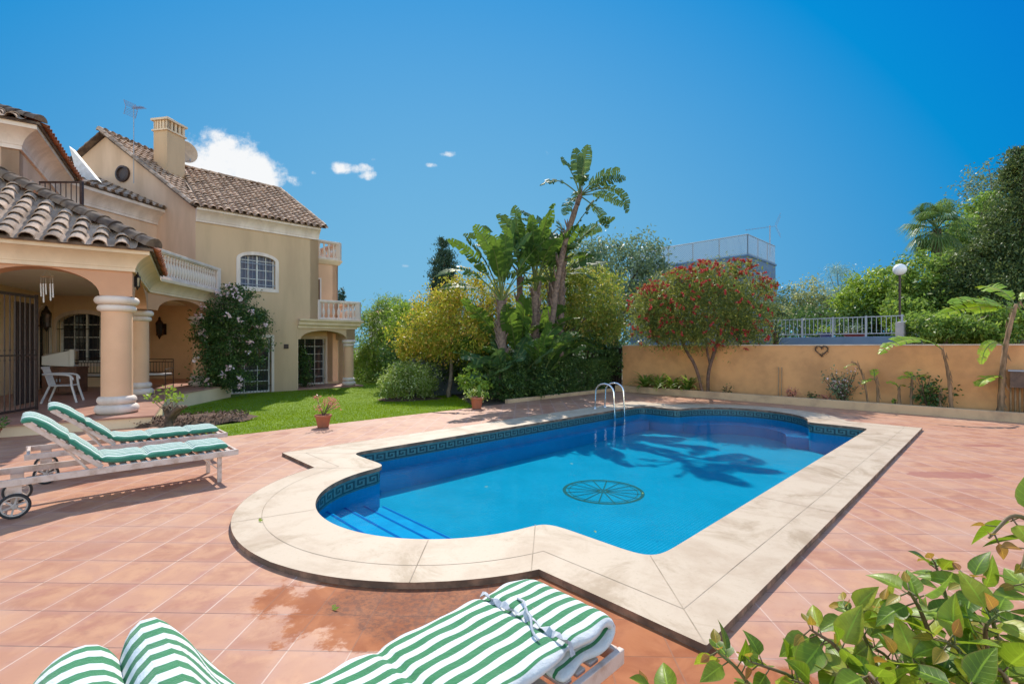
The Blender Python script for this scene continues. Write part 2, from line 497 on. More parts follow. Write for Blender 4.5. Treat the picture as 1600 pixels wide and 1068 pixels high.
def coping_mat():
    t = NT('coping_stone')
    a = t.ramp(t.noise(2.2, 7, .65, dist=.5), .42, .68)
    b = t.ramp(t.noise(1.3, 6, .7, t.mapped(loc=(5, 2, 0)), .8), .50, .68)
    c = t.ramp(t.noise(38, 4, .7), .55, .75)
    col = t.mix(t.math('MULTIPLY', a, .75), (.545, .42, .295), (.43, .305, .20))
    col = t.mix(t.math('MULTIPLY', b, .75), col, (.33, .225, .13))
    col = t.mix(t.math('MULTIPLY', c, .45), col, (.36, .27, .17))
    t.base(col); t.rough(.62); t.bump(t.noise(45, 5, .7), .25, .004)
    return t.m
COPE = coping_mat()
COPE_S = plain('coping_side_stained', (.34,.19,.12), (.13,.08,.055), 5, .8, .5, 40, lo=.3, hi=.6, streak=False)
JOINT = plain('coping_joint', (.24,.18,.12), (.46,.36,.26), 2.5, .9)

def mosaic(name, c1, c2, sz=.04):
    t = NT(name)
    b = t.n('ShaderNodeTexBrick'); b.offset = 0
    t.l(t.mapped(rot=(0, 0, R(-45.8))), b.inputs['Vector']); b.inputs['Scale'].default_value = 1
    b.inputs['Brick Width'].default_value = sz; b.inputs['Row Height'].default_value = sz; b.inputs['Mortar Size'].default_value = .0022
    b.inputs['Color1'].default_value = (*c1, 1); b.inputs['Color2'].default_value = (*c2, 1)
    b.inputs['Mortar'].default_value = (*(x*1.35+.03 for x in c1), 1)
    t.base(t.mix(t.math('MULTIPLY', t.ramp(t.noise(1.6, 5), .4, .65), .3), b.outputs['Color'], tuple(x*.85 for x in c1)))
    t.rough(.8); t.b.inputs['Specular IOR Level'].default_value = 0
    return t.m
FLOORB = mosaic('pool_mosaic', (.001, .25, .385), (.001, .28, .42))
WALLB = plain('pool_wall_mosaic', (.001,.26,.50), (.001,.29,.54), 3, .8, spec=0.)
BAND = plain('tile_band', (.07,.19,.20), (.05,.14,.16), 20, .3)
BANDK = plain('tile_band_key', (.012,.045,.06), None, rough=.3)
WHEELM = plain('wheel_mosaic', (.03,.115,.10), (.02,.14,.15), 30, .9, spec=0.)
STEPM = plain('step_mosaic', (.008,.27,.50), (.008,.33,.56), 4, .8, spec=0.)
NOSE = plain('step_nosing', (.002,.13,.40), None, rough=.8, spec=0.)

def water():
    t = NT('pool_water')
    t.t.nodes.remove(t.b)
    tr = t.n('ShaderNodeBsdfTransparent'); tr.inputs[0].default_value = (.86, .97, 1.0, 1)
    gl = t.n('ShaderNodeBsdfGlossy'); gl.inputs['Roughness'].default_value = .02
    fr = t.n('ShaderNodeFresnel'); fr.inputs['IOR'].default_value = 1.33
    bp = t.n('ShaderNodeBump'); bp.inputs['Strength'].default_value = .16; bp.inputs['Distance'].default_value = .05
    fz = t.math('MULTIPLY', fr.outputs[0], .45)
    h = t.math('ADD', t.noise(1.7, 3, .5), t.math('MULTIPLY', t.noise(7, 4, .6, None, .6), .35))
    t.l(h, bp.inputs['Height'])
    t.l(bp.outputs[0], gl.inputs['Normal']); t.l(bp.outputs[0], fr.inputs['Normal'])
    mx = t.n('ShaderNodeMixShader'); t.l(fz, mx.inputs[0]); t.l(tr.outputs[0], mx.inputs[1]); t.l(gl.outputs[0], mx.inputs[2])
    t.l(mx.outputs[0], t.out.inputs[0])
    return t.m
WATER = water()

L_TIP = None
def lawn_mat():
    t = NT('lawn_green')
    a = t.ramp(t.noise(1.3, 6, .6), .35, .7)
    b = t.ramp(t.noise(60, 4, .7), .35, .7)
    col = t.mix(a, (.20, .30, .004), (.13, .22, .004))
    col = t.mix(t.math('MULTIPLY', b, .5), col, (.07, .14, .01))
    t.base(col); t.rough(.9); t.bump(t.noise(70, 4, .8), .8, .02)
    return t.m
LAWN = lawn_mat()
BLADE = leafmat('grass_blade', (.13, .20, .002), (.22, .28, .004), None, .45, (.30, .46, .004), rough=.8, spec=.1, k=1.2)
TERRAIN = plain('terrain_earth', (.09,.07,.04), (.05,.06,.025), .5, .95, .5, 10)

# foliage
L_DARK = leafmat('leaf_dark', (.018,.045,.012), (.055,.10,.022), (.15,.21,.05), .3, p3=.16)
L_MID = leafmat('leaf_mid', (.04,.085,.015), (.14,.21,.03), (.30,.34,.07), .38, p3=.18)
L_LIME = leafmat('leaf_lime', (.12,.19,.02), (.22,.30,.035), (.34,.38,.08), .4, (.4,.55,.05))
L_GOLD = leafmat('leaf_gold', (.10,.15,.02), (.38,.35,.035), (.64,.36,.08), .45, (.7,.66,.05), p3=.24, k=1.35)
L_GOLDD = leafmat('leaf_gold_dark', (.06,.11,.022), (.27,.31,.045), (.55,.40,.09), .42, (.55,.6,.06), p3=.22, k=1.35)
L_OLIVE = leafmat('leaf_olive', (.055,.09,.045), (.12,.165,.085), (.19,.24,.13), .3)
L_CYP = leafmat('leaf_cypress', (.016,.038,.020), (.04,.072,.036), (.075,.11,.05), .2)
L_CYPR = leafmat('leaf_conifer', (.018,.040,.014), (.075,.11,.032), (.19,.22,.06), .28, (.2,.28,.06), p3=.22)
L_VAR = leafmat('leaf_variegated', (.085,.125,.02), (.20,.26,.04), (.50,.50,.26), .35, p3=.25)
L_RED = leafmat('flower_red', (.30,.012,.016), (.62,.04,.04), (.80,.20,.17), .3, (.8,.08,.06), p3=.25, k=1.)
L_PINKF = leafmat('flower_pale', (.60,.36,.38), (.64,.52,.50), None, .3, (.9,.7,.7))
L_BLUE = leafmat('leaf_blue_feather', (.10,.17,.14), (.19,.28,.22), None, .3)
L_PAD = leafmat('leaf_paddle', (.045,.095,.020), (.085,.155,.028), (.16,.25,.04), .34, (.26,.42,.04), rough=.5, spec=.22, k=1.)
L_PADD = leafmat('leaf_paddle_dark', (.035,.08,.03), (.06,.12,.045), (.14,.20,.06), .28, (.22,.34,.06), rough=.55, spec=.2, k=1.15)
L_BAN = leafmat('leaf_banana', (.16,.27,.02), (.28,.40,.03), (.40,.42,.06), .45, (.6,.75,.04), rough=.35)
L_FORE_OLD = None and leafmat('leaf_foreground', (.065,.15,.014), (.13,.24,.022), (.32,.30,.03), .42, (.42,.62,.03), rough=.28, p3=.2, spec=.6)
def veined(name, c1, c2, c3, p3, tcol, trans=.38, rough=.38):
    t = NT(name); isl = t.island()
    at_ = t.n('ShaderNodeAttribute'); at_.attribute_name = 'leaf_uv'; sp_ = t.n('ShaderNodeSeparateXYZ'); t.l(at_.outputs['Vector'], sp_.inputs[0])
    tt_, ss_ = sp_.outputs[0], t.math('ABSOLUTE', sp_.outputs[1])
    col = t.mix(t.ramp(isl, .1, .9), c1, c2)
    col = t.mix(t.ramp(t.math('FRACT', t.math('MULTIPLY', isl, 37.3)), 1-p3-.02, 1-p3+.02), col, c3)
    blot = t.ramp(t.noise(38, 5, .65), .42, .7); col = t.mix(t.math('MULTIPLY', blot, .45), col, tuple(x*.45 for x in c1))
    rib = t.ramp(ss_, .10, .03)
    v = t.math('ABSOLUTE', t.math('SUBTRACT', t.math('FRACT', t.math('MULTIPLY_ADD', ss_, -1.3, t.math('MULTIPLY', tt_, 7.))), .5)); lat = t.ramp(v, .43, .49)
    vein = t.math('MAXIMUM', rib, t.math('MULTIPLY', lat, .55))
    col = t.mix(t.math('MULTIPLY', vein, .55), col, tuple(min(1, x*2.3) for x in c2))
    edge = t.ramp(t.math('ADD', ss_, t.math('MULTIPLY', t.noise(60, 3), .3)), 1.02, 1.16); col = t.mix(t.math('MULTIPLY', edge, .7), col, (.20, .13, .04))
    t.base(col); t.rough(t.math('MULTIPLY_ADD', t.noise(25, 3), .25, rough-.1)); t.b.inputs['Specular IOR Level'].default_value = .4
    t.bump(t.math('SUBTRACT', t.noise(30, 3), vein), .35, .0012)
    tr = t.n('ShaderNodeBsdfTranslucent'); t.l(t.mix(.5, col, tcol), tr.inputs[0])
    mx = t.n('ShaderNodeMixShader'); mx.inputs[0].default_value = trans
    t.l(t.b.outputs[0], mx.inputs[1]); t.l(tr.outputs[0], mx.inputs[2]); t.l(mx.outputs[0], t.out.inputs[0]); return t.m
L_FORE = veined('leaf_foreground', (.06,.14,.010), (.19,.29,.022), (.36,.38,.03), .22, (.45,.62,.03))
L_TIP = None and leafmat('leaf_young', (.28,.28,.03), (.35,.22,.03), None, .4, (.6,.5,.05))
L_PINKP = leafmat('leaf_pink', (.35,.10,.08), (.50,.24,.16), None, .35, (.7,.3,.2))
L_FAN = leafmat('leaf_fan', (.05,.09,.025), (.11,.17,.04), (.2,.22,.08), .3)
STEMG = plain('green_stem', (.12,.15,.035), (.17,.10,.05), 12, .6)

# ------------------------------------------------------------------ pool outlines in the pool frame
CB = 4.15
def bay_outline(a0, a1, b0, b1, r, cn, cf, n=48):
    """rectangle with a round bay on each short side"""
    dn = sqrt(max(0, r*r-(cn-a0)**2)); df = sqrt(max(0, r*r-(a1-cf)**2))
    P = [(a0, b0)]
    P += [(a1, b0)]
    th0 = math.atan2(-df, a1-cf); th1 = -th0
    P += [(cf+r*cos(th0+(th1-th0)*i/n), CB+r*sin(th0+(th1-th0)*i/n)) for i in range(n+1)]
    P += [(a1, b1), (a0, b1)]
    th0 = math.atan2(dn, a0-cn); th1 = 2*pi-th0
    P += [(cn+r*cos(th0+(th1-th0)*i/n), CB+r*sin(th0+(th1-th0)*i/n)) for i in range(n+1)]
    return P
def resample(P, step):
    out = []
    for p, q in zip(P, P[1:]+P[:1]):
        L = math.dist(p, q)
        if L < 1e-6: continue
        k = max(1, round(L/step))
        out += [(p[0]+(q[0]-p[0])*i/k, p[1]+(q[1]-p[1])*i/k) for i in range(k)]
    return out
def relax(P, it):
    P = np.array(P)
    for _ in range(it): P = P*.5+(np.roll(P, 1, 0)+np.roll(P, -1, 0))*.25
    return [tuple(x) for x in P]
INN = relax(resample(bay_outline(3.12, 11.03, 1.75, 6.53, 1.36, 3.12, 11.03), .055), 14)
OUTR = resample(bay_outline(2.42, 11.78, 1.06, 7.24, 2.05, 3.12, 11.03), .3)
def w2(P): return [tuple(ab(*p).xy) for p in P]
PSC[0] = 1.0165; INNw = w2(INN); OUTw = w2(OUTR); PSC[0] = 1.
ZC = .045; ZB = -.005; ZW = -.15; ZF = -.56

# ------------------------------------------------------------------ ground
mb = MB()
pool_box = w2([(1, .7), (13.3, .7), (13.3, 7.6), (1, 7.6)])
big = [(-400, -60), (400, -60), (400, 700), (-400, 700)]
mb.prism(big, -.45, -.40, holes=[pool_box])
tag(mb.build('ground', TERRAIN), kind='structure')

PATIO = [ab(14.62, -14), ab(14.62, 9.72), ab(2.12, 9.66), ab(1.45, 12.05), Vector((-17.2, 2.9, 0)), Vector((-17, -8, 0)), ab(-6, -14)]
mb = MB(); mb.prism([(p.x, p.y) for p in PATIO], -.14, 0., holes=[[(x, y) for x, y in w2(relax(resample(bay_outline(2.6, 11.6, 1.2, 7.1, 1.9, 3.12, 11.03), .3), 2))]])
tag(mb.build('paved_terrace', PAVE), kind='structure')

def soil_side(a, b): return a-8.0 > .62*(b-9.7)
def zl(a, b): 
    t = min(1, max(0, (b-9.7)/5)); t = t*t*(3-2*t)
    return -.012-.2*t
V = []; Fq = []; ix = {}
def vid(i, j):
    if (i, j) not in ix:
        a = 1.2+i*.25; b = 9.62+j*.25
        ix[(i, j)] = len(V); p = ab(a, b, zl(a, b)); V.append(tuple(p))
    return ix[(i, j)]
FS = []
for i in range(72):
    for j in range(64):
        a = 1.2+i*.25+.12; b = 9.62+j*.25+.12
        w = ab(a, b)
        q = (vid(i, j), vid(i+1, j), vid(i+1, j+1), vid(i, j+1))
        (FS if soil_side(a, b) or (w.x < -9.2 and w.y < 13.7 and a < 1.6) else Fq).append(q)
tag(quick_mesh('lawn', V, Fq, LAWN), kind='structure')
mb = MB(); mb.v = V; mb.f = FS; mb.mi = [0]*len(FS)
tag(mb.build('soil_bed', SOIL), kind='structure')
# blades
rng = np.random.default_rng(3)
n = 150000
aa = rng.uniform(1.3, 15, n); bb = 9.64+12*rng.random(n)**1.25
ok = ~((aa-8.05) > .62*(bb-9.7)); aa = aa[ok]; bb = bb[ok]
t_ = np.clip((bb-9.7)/5, 0, 1); zz = -.012-.2*t_*t_*(3-2*t_)
P = np.stack([U.x*aa+Vv.x*bb, U.y*aa+Vv.y*bb, zz], 1)
keep = ~((P[:, 0] < -6.0) & (P[:, 1] < 10.9) & (P[:, 0] > -9.2)) & (P[:, 0] > -9.5-.1*(P[:, 1]-13)) 
P = P[keep]; n = len(P)
d = unit(rng.normal(size=(n, 3))*np.array([.6, .6, .3])+np.array([0, 0, 1.])); s_ = unit(np.cross(d, rng.normal(size=(n, 3))))
hl = rng.uniform(.02, .05, n)[:, None]
Vb = np.stack([P-s_*.005, P+s_*.005, P+d*hl], 1).reshape(-1, 3)
tag(quick_mesh('grass', Vb, np.arange(n*3).reshape(-1, 3), BLADE), 'short bright green grass blades of the lawn beside the paved terrace', 'grass', kind='stuff')

# kerb and planter in front of the garden wall
mb = MB()
def abbox(mb, a0, a1, b0, b1, z0, z1, m=0): mb.obox(ab((a0+a1)/2, (b0+b1)/2, (z0+z1)/2), U*(a1-a0)/2, Vv*(b1-b0)/2, ZUP*(z1-z0)/2, m)
WALLP = plain('garden_wall_render', (.76,.37,.15), (.55,.265,.11), 1.1, .85, .4, 50, lo=.38, hi=.72)
KERBM = plain('kerb_render', (.60,.40,.23), (.38,.25,.155), 2., .85, .3, 40, lo=.4, hi=.75)
abbox(mb, 14.6, 14.76, -14, 9.72, -.2, .21)
tag(mb.build('planter_kerb', KERBM, bevel=.012), 'long low rendered kerb edging the planting strip along the garden wall', 'kerb')
mb = MB()
abbox(mb, 9.3, 14.58, 9.74, 9.86, -.2, .10)
tag(mb.build('planter_kerb', KERBM, bevel=.012), 'low stone kerb at the foot of the dark clipped hedge', 'kerb')
mb = MB(); abbox(mb, 14.76, 15.3, -14, 9.72, -.2, .13)
tag(mb.build('planting_strip_soil', SOIL), kind='structure')
mb = MB(); abbox(mb, 15.3, 15.5, -16, 9.85, -.4, 1.62); 
gw = empty('garden_wall', ab(15.4, -3, 0), 0, 'long ochre rendered garden wall behind the planting strip', 'wall')
mb.build('wall_face', WALLP, gw); mb = MB(); abbox(mb, 15.27, 15.53, -16, 9.88, 1.62, 1.655)
mb.build('coping', plain('wall_coping_sunlit', (.72,.58,.45), (.55,.42,.31), 3, .8, .3, 40), gw)  # paler than the wall: sunlight on the cap is put into its colour

# ------------------------------------------------------------------ the pool
PSC[0] = 1.0165
pool = empty('swimming_pool', ab(7, CB, 0), 0, 'blue swimming pool with rounded ends, pale stone coping and Greek key tile border', 'swimming pool')
mb = MB(); mb.prism(OUTw, ZB, ZC, 0, 1, holes=[INNw])
# joints laid in the stone
def strip(mb, p, q, w, z, m):
    p = ab(*p, z); q = ab(*q, z); d = (q-p).normalized(); s = Vector((-d.y, d.x, 0))*w/2
    mb.add([p-s, q-s, q+s, p+s], [(0, 1, 2, 3)], m)
INO = bay_outline(2.66, 11.54, 1.30, 7.0, 1.81, 3.12, 11.03)
for p, q in zip(INO, INO[1:]+INO[:1]):
    if math.dist(p, q) > .01: strip(mb, p, q, .0045, ZC+.0015, 2)
cross = [((2.42,1.06),(3.16,1.80)), ((2.36,2.24),(3.0,2.80)), ((2.36,6.06),(3.0,5.5)), ((2.42,7.24),(3.16,6.47)), ((11.78,1.06),(10.98,1.80)), ((11.78,7.24),(10.98,6.47)),
         ((11.78,2.24),(11.15,2.80)), ((11.78,6.06),(11.15,5.5))]
for a in (5.2, 7.8, 10.2): cross += [((a, 1.06), (a, 1.74)), ((a+.3, 7.24), (a+.3, 6.54))]
for th in (165, 225.5): cross.append(((3.12+2.05*cos(R(th)), CB+2.05*sin(R(th))), (3.12+1.37*cos(R(th)), CB+1.37*sin(R(th)))))
for th in (-20, 30): cross.append(((11.03+2.05*cos(R(th)), CB+2.05*sin(R(th))), (11.03+1.37*cos(R(th)), CB+1.37*sin(R(th)))))
for p, q in cross: strip(mb, p, q, .0055, ZC+.003, 2)
co = mb.build('coping', [COPE, COPE_S, JOINT], pool)
bv = co.modifiers.new('bevel', 'BEVEL'); bv.width = .012; bv.segments = 3; bv.limit_method = 'ANGLE'; bv.angle_limit = R(60)
# basin
cin = np.array(INN); cen = cin.mean(0)
def offs(P, d):
    P = np.array(P); t = np.roll(P, -1, 0)-np.roll(P, 1, 0); t /= np.linalg.norm(t, axis=1, keepdims=True)
    return P+np.stack([t[:, 1], -t[:, 0]], 1)*d      # outward of a counter-clockwise loop
WL = offs(INN, .025)
def skirt(mb, P, z0, z1, m=0):
    n = len(P); vs = [tuple(ab(*p, z1)) for p in P]+[tuple(ab(*p, z0)) for p in P]
    mb.add(vs, [(i, (i+1) % n, (i+1) % n+n, i+n) for i in range(n)], m)
mb = MB(); skirt(mb, WL, ZF, ZB-.17); 
mb.build('basin_wall', WALLB, pool, smooth=True)
mb = MB(); skirt(mb, WL, ZB-.17, ZB)
band = mb.build('tile_border', BAND, pool, smooth=True)
# greek key
mb = MB(); K = offs(INN, .022); seg = np.linalg.norm(np.roll(K, -1, 0)-K, axis=1); cum = np.concatenate([[0], np.cumsum(seg)]); per = cum[-1]
def onk(s):
    s %= per; i = min(len(K)-1, int(np.searchsorted(cum, s, 'right')-1)); t = (s-cum[i])/seg[i]
    return K[i]*(1-t)+K[(i+1) % len(K)]*t
nu = int(per/.19); uw = per/nu; zt, zb_ = ZB-.035, ZB-.145; hh = zt-zb_
pat = [(0,.16,0,1), (0,.8,.84,1), (.64,.8,.34,1), (.34,.8,.34,.5), (.34,.48,.34,.66), (0,1.0,0,.13)]
for k in range(nu):
    for s0, s1, y0, y1 in pat:
        m_ = max(1, round((s1-s0)*uw/.05)); pts = [onk(k*uw+uw*(s0+(s1-s0)*i/m_)) for i in range(m_+1)]
        vs = [tuple(ab(*p, zb_+hh*y0)) for p in pts]+[tuple(ab(*p, zb_+hh*y1)) for p in pts]
        mb.add(vs, [(i, i+1, i+1+m_+1, i+m_+1) for i in range(m_)])
mb.build('key_pattern', BANDK, band)
mb = MB(); mb.prism(w2([tuple(x) for x in WL]), ZF-.1, ZF)
fl = mb.build('basin_floor', FLOORB, pool)
# wheel picture in mosaic
mb = MB(); wc = ab(5.85, 4.1, ZF+.003)
def ring(mb, c, r0, r1, n=56, z=0.):
    vs = [c+Vector((r*cos(2*pi*i/n), r*sin(2*pi*i/n), z)) for r in (r0, r1) for i in range(n)]
    mb.add(vs, [(i, (i+1) % n, (i+1) % n+n, i+n) for i in range(n)])
ring(mb, wc, .55, .60); ring(mb, wc, .50, .512); ring(mb, wc, .05, .085); ring(mb, wc, .0, .03)
for k in range(16):
    a = 2*pi*k/16+.1; d = Vector((cos(a), sin(a), 0)); s = Vector((-d.y, d.x, 0))*.008
    mb.add([wc+d*.08-s+ZUP*.001, wc+d*.56-s+ZUP*.001, wc+d*.56+s+ZUP*.001, wc+d*.08+s+ZUP*.001], [(0,1,2,3)])
mb.build('wheel_mosaic', WHEELM, fl)
mb = MB(); skim = ab(9.6, 2.6, ZF+.003)
# steps in the near bay
def bayseg(acut, r=1.385, n=30):
    dx = acut-3.12; th = math.acos(max(-1, min(1, dx/r)))
    return [(3.12+r*cos(th+(2*pi-2*th)*i/n), CB+r*sin(th+(2*pi-2*th)*i/n)) for i in range(n+1)]
for acut, z in ((2.22, -.24), (2.52, -.32), (2.82, -.40), (3.10, -.48)):
    mb = MB(); P = bayseg(acut); mb.prism(w2(P), ZF-.02, z, 0)
    p = P[0]; q = P[-1]
    strip(mb, (p[0]-.03, p[1]), (q[0]-.03, q[1]), .03, z+.003, 1)
    mb.build('step', [STEPM, NOSE], pool)
# sitting ledge round the far bay and down the far side
def ledge(z, w, name):
    mb = MB(); P = []
    n = 30
    arc = [(11.03+1.39*cos(R(-80+160*i/n)), CB+1.39*sin(R(-80+160*i/n))) for i in range(n+1)]
    arc2 = [(11.03+(1.39-w)*cos(R(-80+160*i/n)), CB+(1.39-w)*sin(R(-80+160*i/n))) for i in range(n+1)]
    mb.prism(w2(arc+arc2[::-1]), ZF-.02, z); mb.build(name, WALLB, pool)
    mb = MB(); mb.prism(w2([(3.15, 6.53-w*.55), (11.0, 6.53-w*.55), (11.0, 6.55), (3.15, 6.55)]), ZF-.02, z-.0); mb.build(name, WALLB, pool)
    mb = MB()
    for i in range(n): strip(mb, arc2[i], arc2[i+1], .03, z+.003, 0)
    strip(mb, (3.15, 6.53-w*.55+.01), (11., 6.53-w*.55+.01), .02, z+.003, 0)
    mb.build('ledge_edge', plain('ledge_edge_tile', (.02,.36,.70), None, rough=.9, spec=0.), pool)
ledge(-.33, .42, 'ledge')
# water
mb = MB(); WP = w2([tuple(x) for x in offs(INN, .022)])
loops = [[Vector((x, y, 0)) for x, y in WP]]
mb.v = [(x, y, ZW) for x, y in WP]; 
for t3 in tessellate_polygon(loops):
    a, b, c = (loops[0][i] for i in t3)
    mb.f.append(tuple(t3) if (b-a).cross(c-a).z > 0 else tuple(t3)[::-1]); mb.mi.append(0)
tag(mb.build('pool_water', WATER), kind='structure')

# ladder rails
lad = empty('pool_ladder', ab(10.1, 6.9, ZC), 0, 'curved stainless steel pool ladder handrails at the far side of the pool', 'pool ladder')
for da in (0, .42):
    mb = MB(); pts = []
    a = 9.68+da
    base = [(7.08, ZC), (7.06, .45), (7.0, .62)]
    for i in range(9):
        th = pi*i/8; pts.append((6.74+.26*cos(th), .49+.19*sin(th)))
    path = [(7.02, ZC), (7.01, .28)]+pts+[(6.47, .33), (6.45, 0), (6.44, -.50)]
    mb.tube([ab(a, b, z) for b, z in path], .021, 12)
    h = mb.build('handrail', STEEL, lad, smooth=True)
    mb = MB(); mb.lathe([(.05, 0), (.05, .008), (.03, .02), (.0, .02)], ab(a, 7.02, ZC), 16); mb.build('flange', STEEL, h, smooth=True)
for z in (-.25, -.42):
    mb = MB(); mb.bar(ab(9.68, 6.45, z), ab(10.1, 6.45, z), .09, .02); mb.build('tread', STEEL, lad)
PSC[0] = 1.
# ------------------------------------------------------------------ the villa
A_ = Vector((.829, .559, 0)).normalized(); B_ = Vector((-A_.y, A_.x, 0))
C_ = Vector((.19, .98, 0)).normalized(); G_ = Vector((-C_.y, C_.x, 0))     # gable direction, to the left
villa = empty('villa', (-11, 14, 0), 0, 'cream Mediterranean villa with arched porch, clay tile roofs and white balustrades', 'house')
PZ = .22                    # porch floor
C1 = Vector((-7.87, 9.90, 0)); C2 = Vector((-10.36, 13.59, 0)); C3 = Vector((-10.76, 17.2, 0)); A0 = C1-A_*7.5
def face_mb(): return MB()

def arcade(o, q, notches, z0, z1, thick, mat, name='wall'):
    f = Fr(o, q); mb = MB()
    out = [(0, z0)]
    for s0, s1, zt in notches:
        out.append((s0, z0))
        for i in range(1, 18):
            th = pi*i/18
            out.append(((s0+s1)/2-(s1-s0)/2*cos(th), z0+(zt-z0)*sin(th)))
        out.append((s1, z0))
    out += [(f.L, z0), (f.L, z1), (0, z1)]
    f.panel(mb, out, [], -thick, 0)
    return mb.build(name, mat, villa), f
STUCCO_C = plain('stucco_column', (.78,.455,.27), (.72,.415,.245), 1.2, .8, .15, 50)
STUCCO_B = plain('stucco_beam', (.64,.335,.19), (.58,.30,.17), 1.2, .8, .15, 50)
# arched beams: left front, right side, link to the house
arcade(A0, C1, [(.3, 2.5, 3.1), (2.75, 4.7, 3.12), (5.2, 6.98, 3.13)], 2.63, 3.3, .45, STUCCO_B)
arcade(C1, C2, [(.5, 3.95, 3.12)], 2.63, 3.3, .45, STUCCO_B)
arcade(C2, C3, [(.45, 3.2, 3.08)], 2.66, 3.3, .40, STUCCO_B)
mb = MB()
def cyma(z0, z1, out):
    h = z1-z0; P = [(-.02, z0), (.05, z0), (.05, z0+.16*h)]
    for i in range(9):
        u = i/8; P.append((.06+(out-.09)*(u**1.3*.55+.45*u**3), z0+(.18+.60*u)*h))
    return P+[(out, z0+.80*h), (out, z1), (-.3, z1), (-.3, z0+.3*h), (-.02, z0+.3*h)]
PR = cyma(3.14, 3.56, .30)
moulding(mb, [A0, C1, C2, C3], PR)
mb.build('cornice', TRIM, villa)

def column(c, r=.262, z0=PZ, zc=2.63, name='porch_column'):
    mb = MB(); mb.lathe([(r*1.0, z0), (r, z0+.36), (r*1.0, z0+1.2), (r*.985, zc-.3)], c, 28)
    sh = mb.build(name, STUCCO_C, villa, smooth=True)
    mb = MB()
    def torus(R0, z_0, z_1):
        m = (z_0+z_1)/2; h = (z_1-z_0)/2
        return [(R0-.08+.08*cos(a), m+h*sin(a)) for a in [(-90+180*i/8)*pi/180 for i in range(9)]]
    mb.lathe([(r, z0-.02), (r*1.35, z0)]+torus(r*1.42, z0, z0+.19)+torus(r*1.27, z0+.19, z0+.36)+[(r, z0+.37)], c, 32)
    mb.build('column_base', TRIMW, sh, smooth=True)
    mb = MB(); mb.lathe([(r*.98, zc-.33)]+torus(r*1.25, zc-.32, zc-.17)+torus(r*1.42, zc-.17, zc)+[(r*.5, zc+.01)], c, 32)
    mb.build('column_capital', TRIMW, sh, smooth=True)
    return sh
column(C1-A_*.27+B_*.24); column(C2+Vector((-.33, .05, 0))); column(C3+Vector((-.33, -.25, 0)), .24, zc=2.66)
column(A0+A_*4.92+B_*.24)

# porch floor, steps, ceiling and back walls
mb = MB()
fl_pts = [Vector((-7.22, 9.58, 0))-A_*11, Vector((-7.22, 9.58, 0)), Vector((-9.75, 13.5, 0)), Vector((-10.1, 17.15, 0)), Vector((-11.5, 17.3, 0)), Vector((-13.0, 21, 0)), Vector((-22, 21, 0))]
mb.prism([(p.x, p.y) for p in fl_pts], -.3, PZ-.03, 0)
mb.build('porch_riser', STUCCO_IN, villa)
mb = MB(); 
fc = [p.copy() for p in fl_pts]; fc[1] += A_*.03-B_*.03; fc[0] -= B_*.03; fc[2] += A_*.03
mb.prism([(p.x, p.y) for p in fc], PZ-.03, PZ)
mb.build('porch_floor', PAVE_P, villa, bevel=.008)
mb = MB()
ceil = [A0, C1-A_*.02+B_*.02, C2+Vector((-.05, 0, 0)), C3, Vector((-11.5, 17.3, 0)), Vector((-13.0, 20.6, 0)), Vector((-22, 20.6, 0)), A0+B_*3-A_*2]
mb.prism([(p.x, p.y) for p in ceil], 3.33, 3.45)
mb.build('porch_ceiling', CEIL, villa)

def window(f, s0, s1, z0, zs, zt, parent=None, surround=TRIMW, w=.1, nx=2, nz=3, grille=IRON, bars=9, muntin=WHITEP, glass=GLASS, depth=.16, name='window', barw=.016, casing=True, rails=2):
    """opening lining, sash, glass and an iron grille; the wall itself is cut by the caller"""
    parent = parent or villa
    P = arch(s0, s1, z0, zs, zt) if zt > zs else rect(s0, s1, z0, zs)
    Po = arch(s0, s1, z0, zs, zt, off=w) if zt > zs else rect(s0, s1, z0, zs, w)
    if z0 < .6: Po = [(x, max(z, z0)) for x, z in Po]; 
    mb = MB(); 
    if z0 < .6: 
        Po = [(x, z if z > z0+.001 else z0-.001) for x, z in Po]; P2 = [(x, z if z > z0+.001 else z0+.001) for x, z in P]
    else: P2 = P
    f.panel(mb, Po, [P2[::-1]], -.02, .03)
    root = mb.build(name, surround, parent)
    mb = MB(); f.panel(mb, P, [], -depth-.02, -depth); mb.build('pane', glass, root)
    mb = MB()
    top = zt if zt > zs else zs
    def ztop(s):
        if zt <= zs: return zs
        c = (s0+s1)/2; a = (s1-s0)/2
        return zs+(zt-zs)*sqrt(max(0, 1-((s-c)/a)**2))
    for i in range(nx+1):
        s = s0+(s1-s0)*i/nx; s = min(max(s, s0+.03), s1-.03)
        big_ = i in (0, nx) or (nx % 2 == 0 and i == nx//2)
        hw = .03 if big_ else .012
        f.box(mb, s-hw, s+hw, z0, ztop(s)-.01, -depth+.0, -depth+.045)
    for j in range(nz+1):
        z = z0+(zs-z0)*j/nz; z = max(z, z0+.03)
        hw = .03 if j in (0,) else .012
        f.box(mb, s0+.005, s1-.005, z-hw, z+hw, -depth+.002, -depth+.04)
    mb.build('sash', muntin, root)
    if grille:
        mb = MB()
        for i in range(bars):
            s = s0+(s1-s0)*(i+.5)/bars
            mb.tube([f.p(s, z0+.02, .0), f.p(s, ztop(s)-.01, .0)], barw/2, 6)
        for j in range(rails):
            z = z0+(zs-z0)*(.12+.76*j/max(1, rails-1))
            f.box(mb, s0-.01, s1+.01, z-.012, z+.012, -.012, .012)
        mb.build('grille', grille, root)
    return root

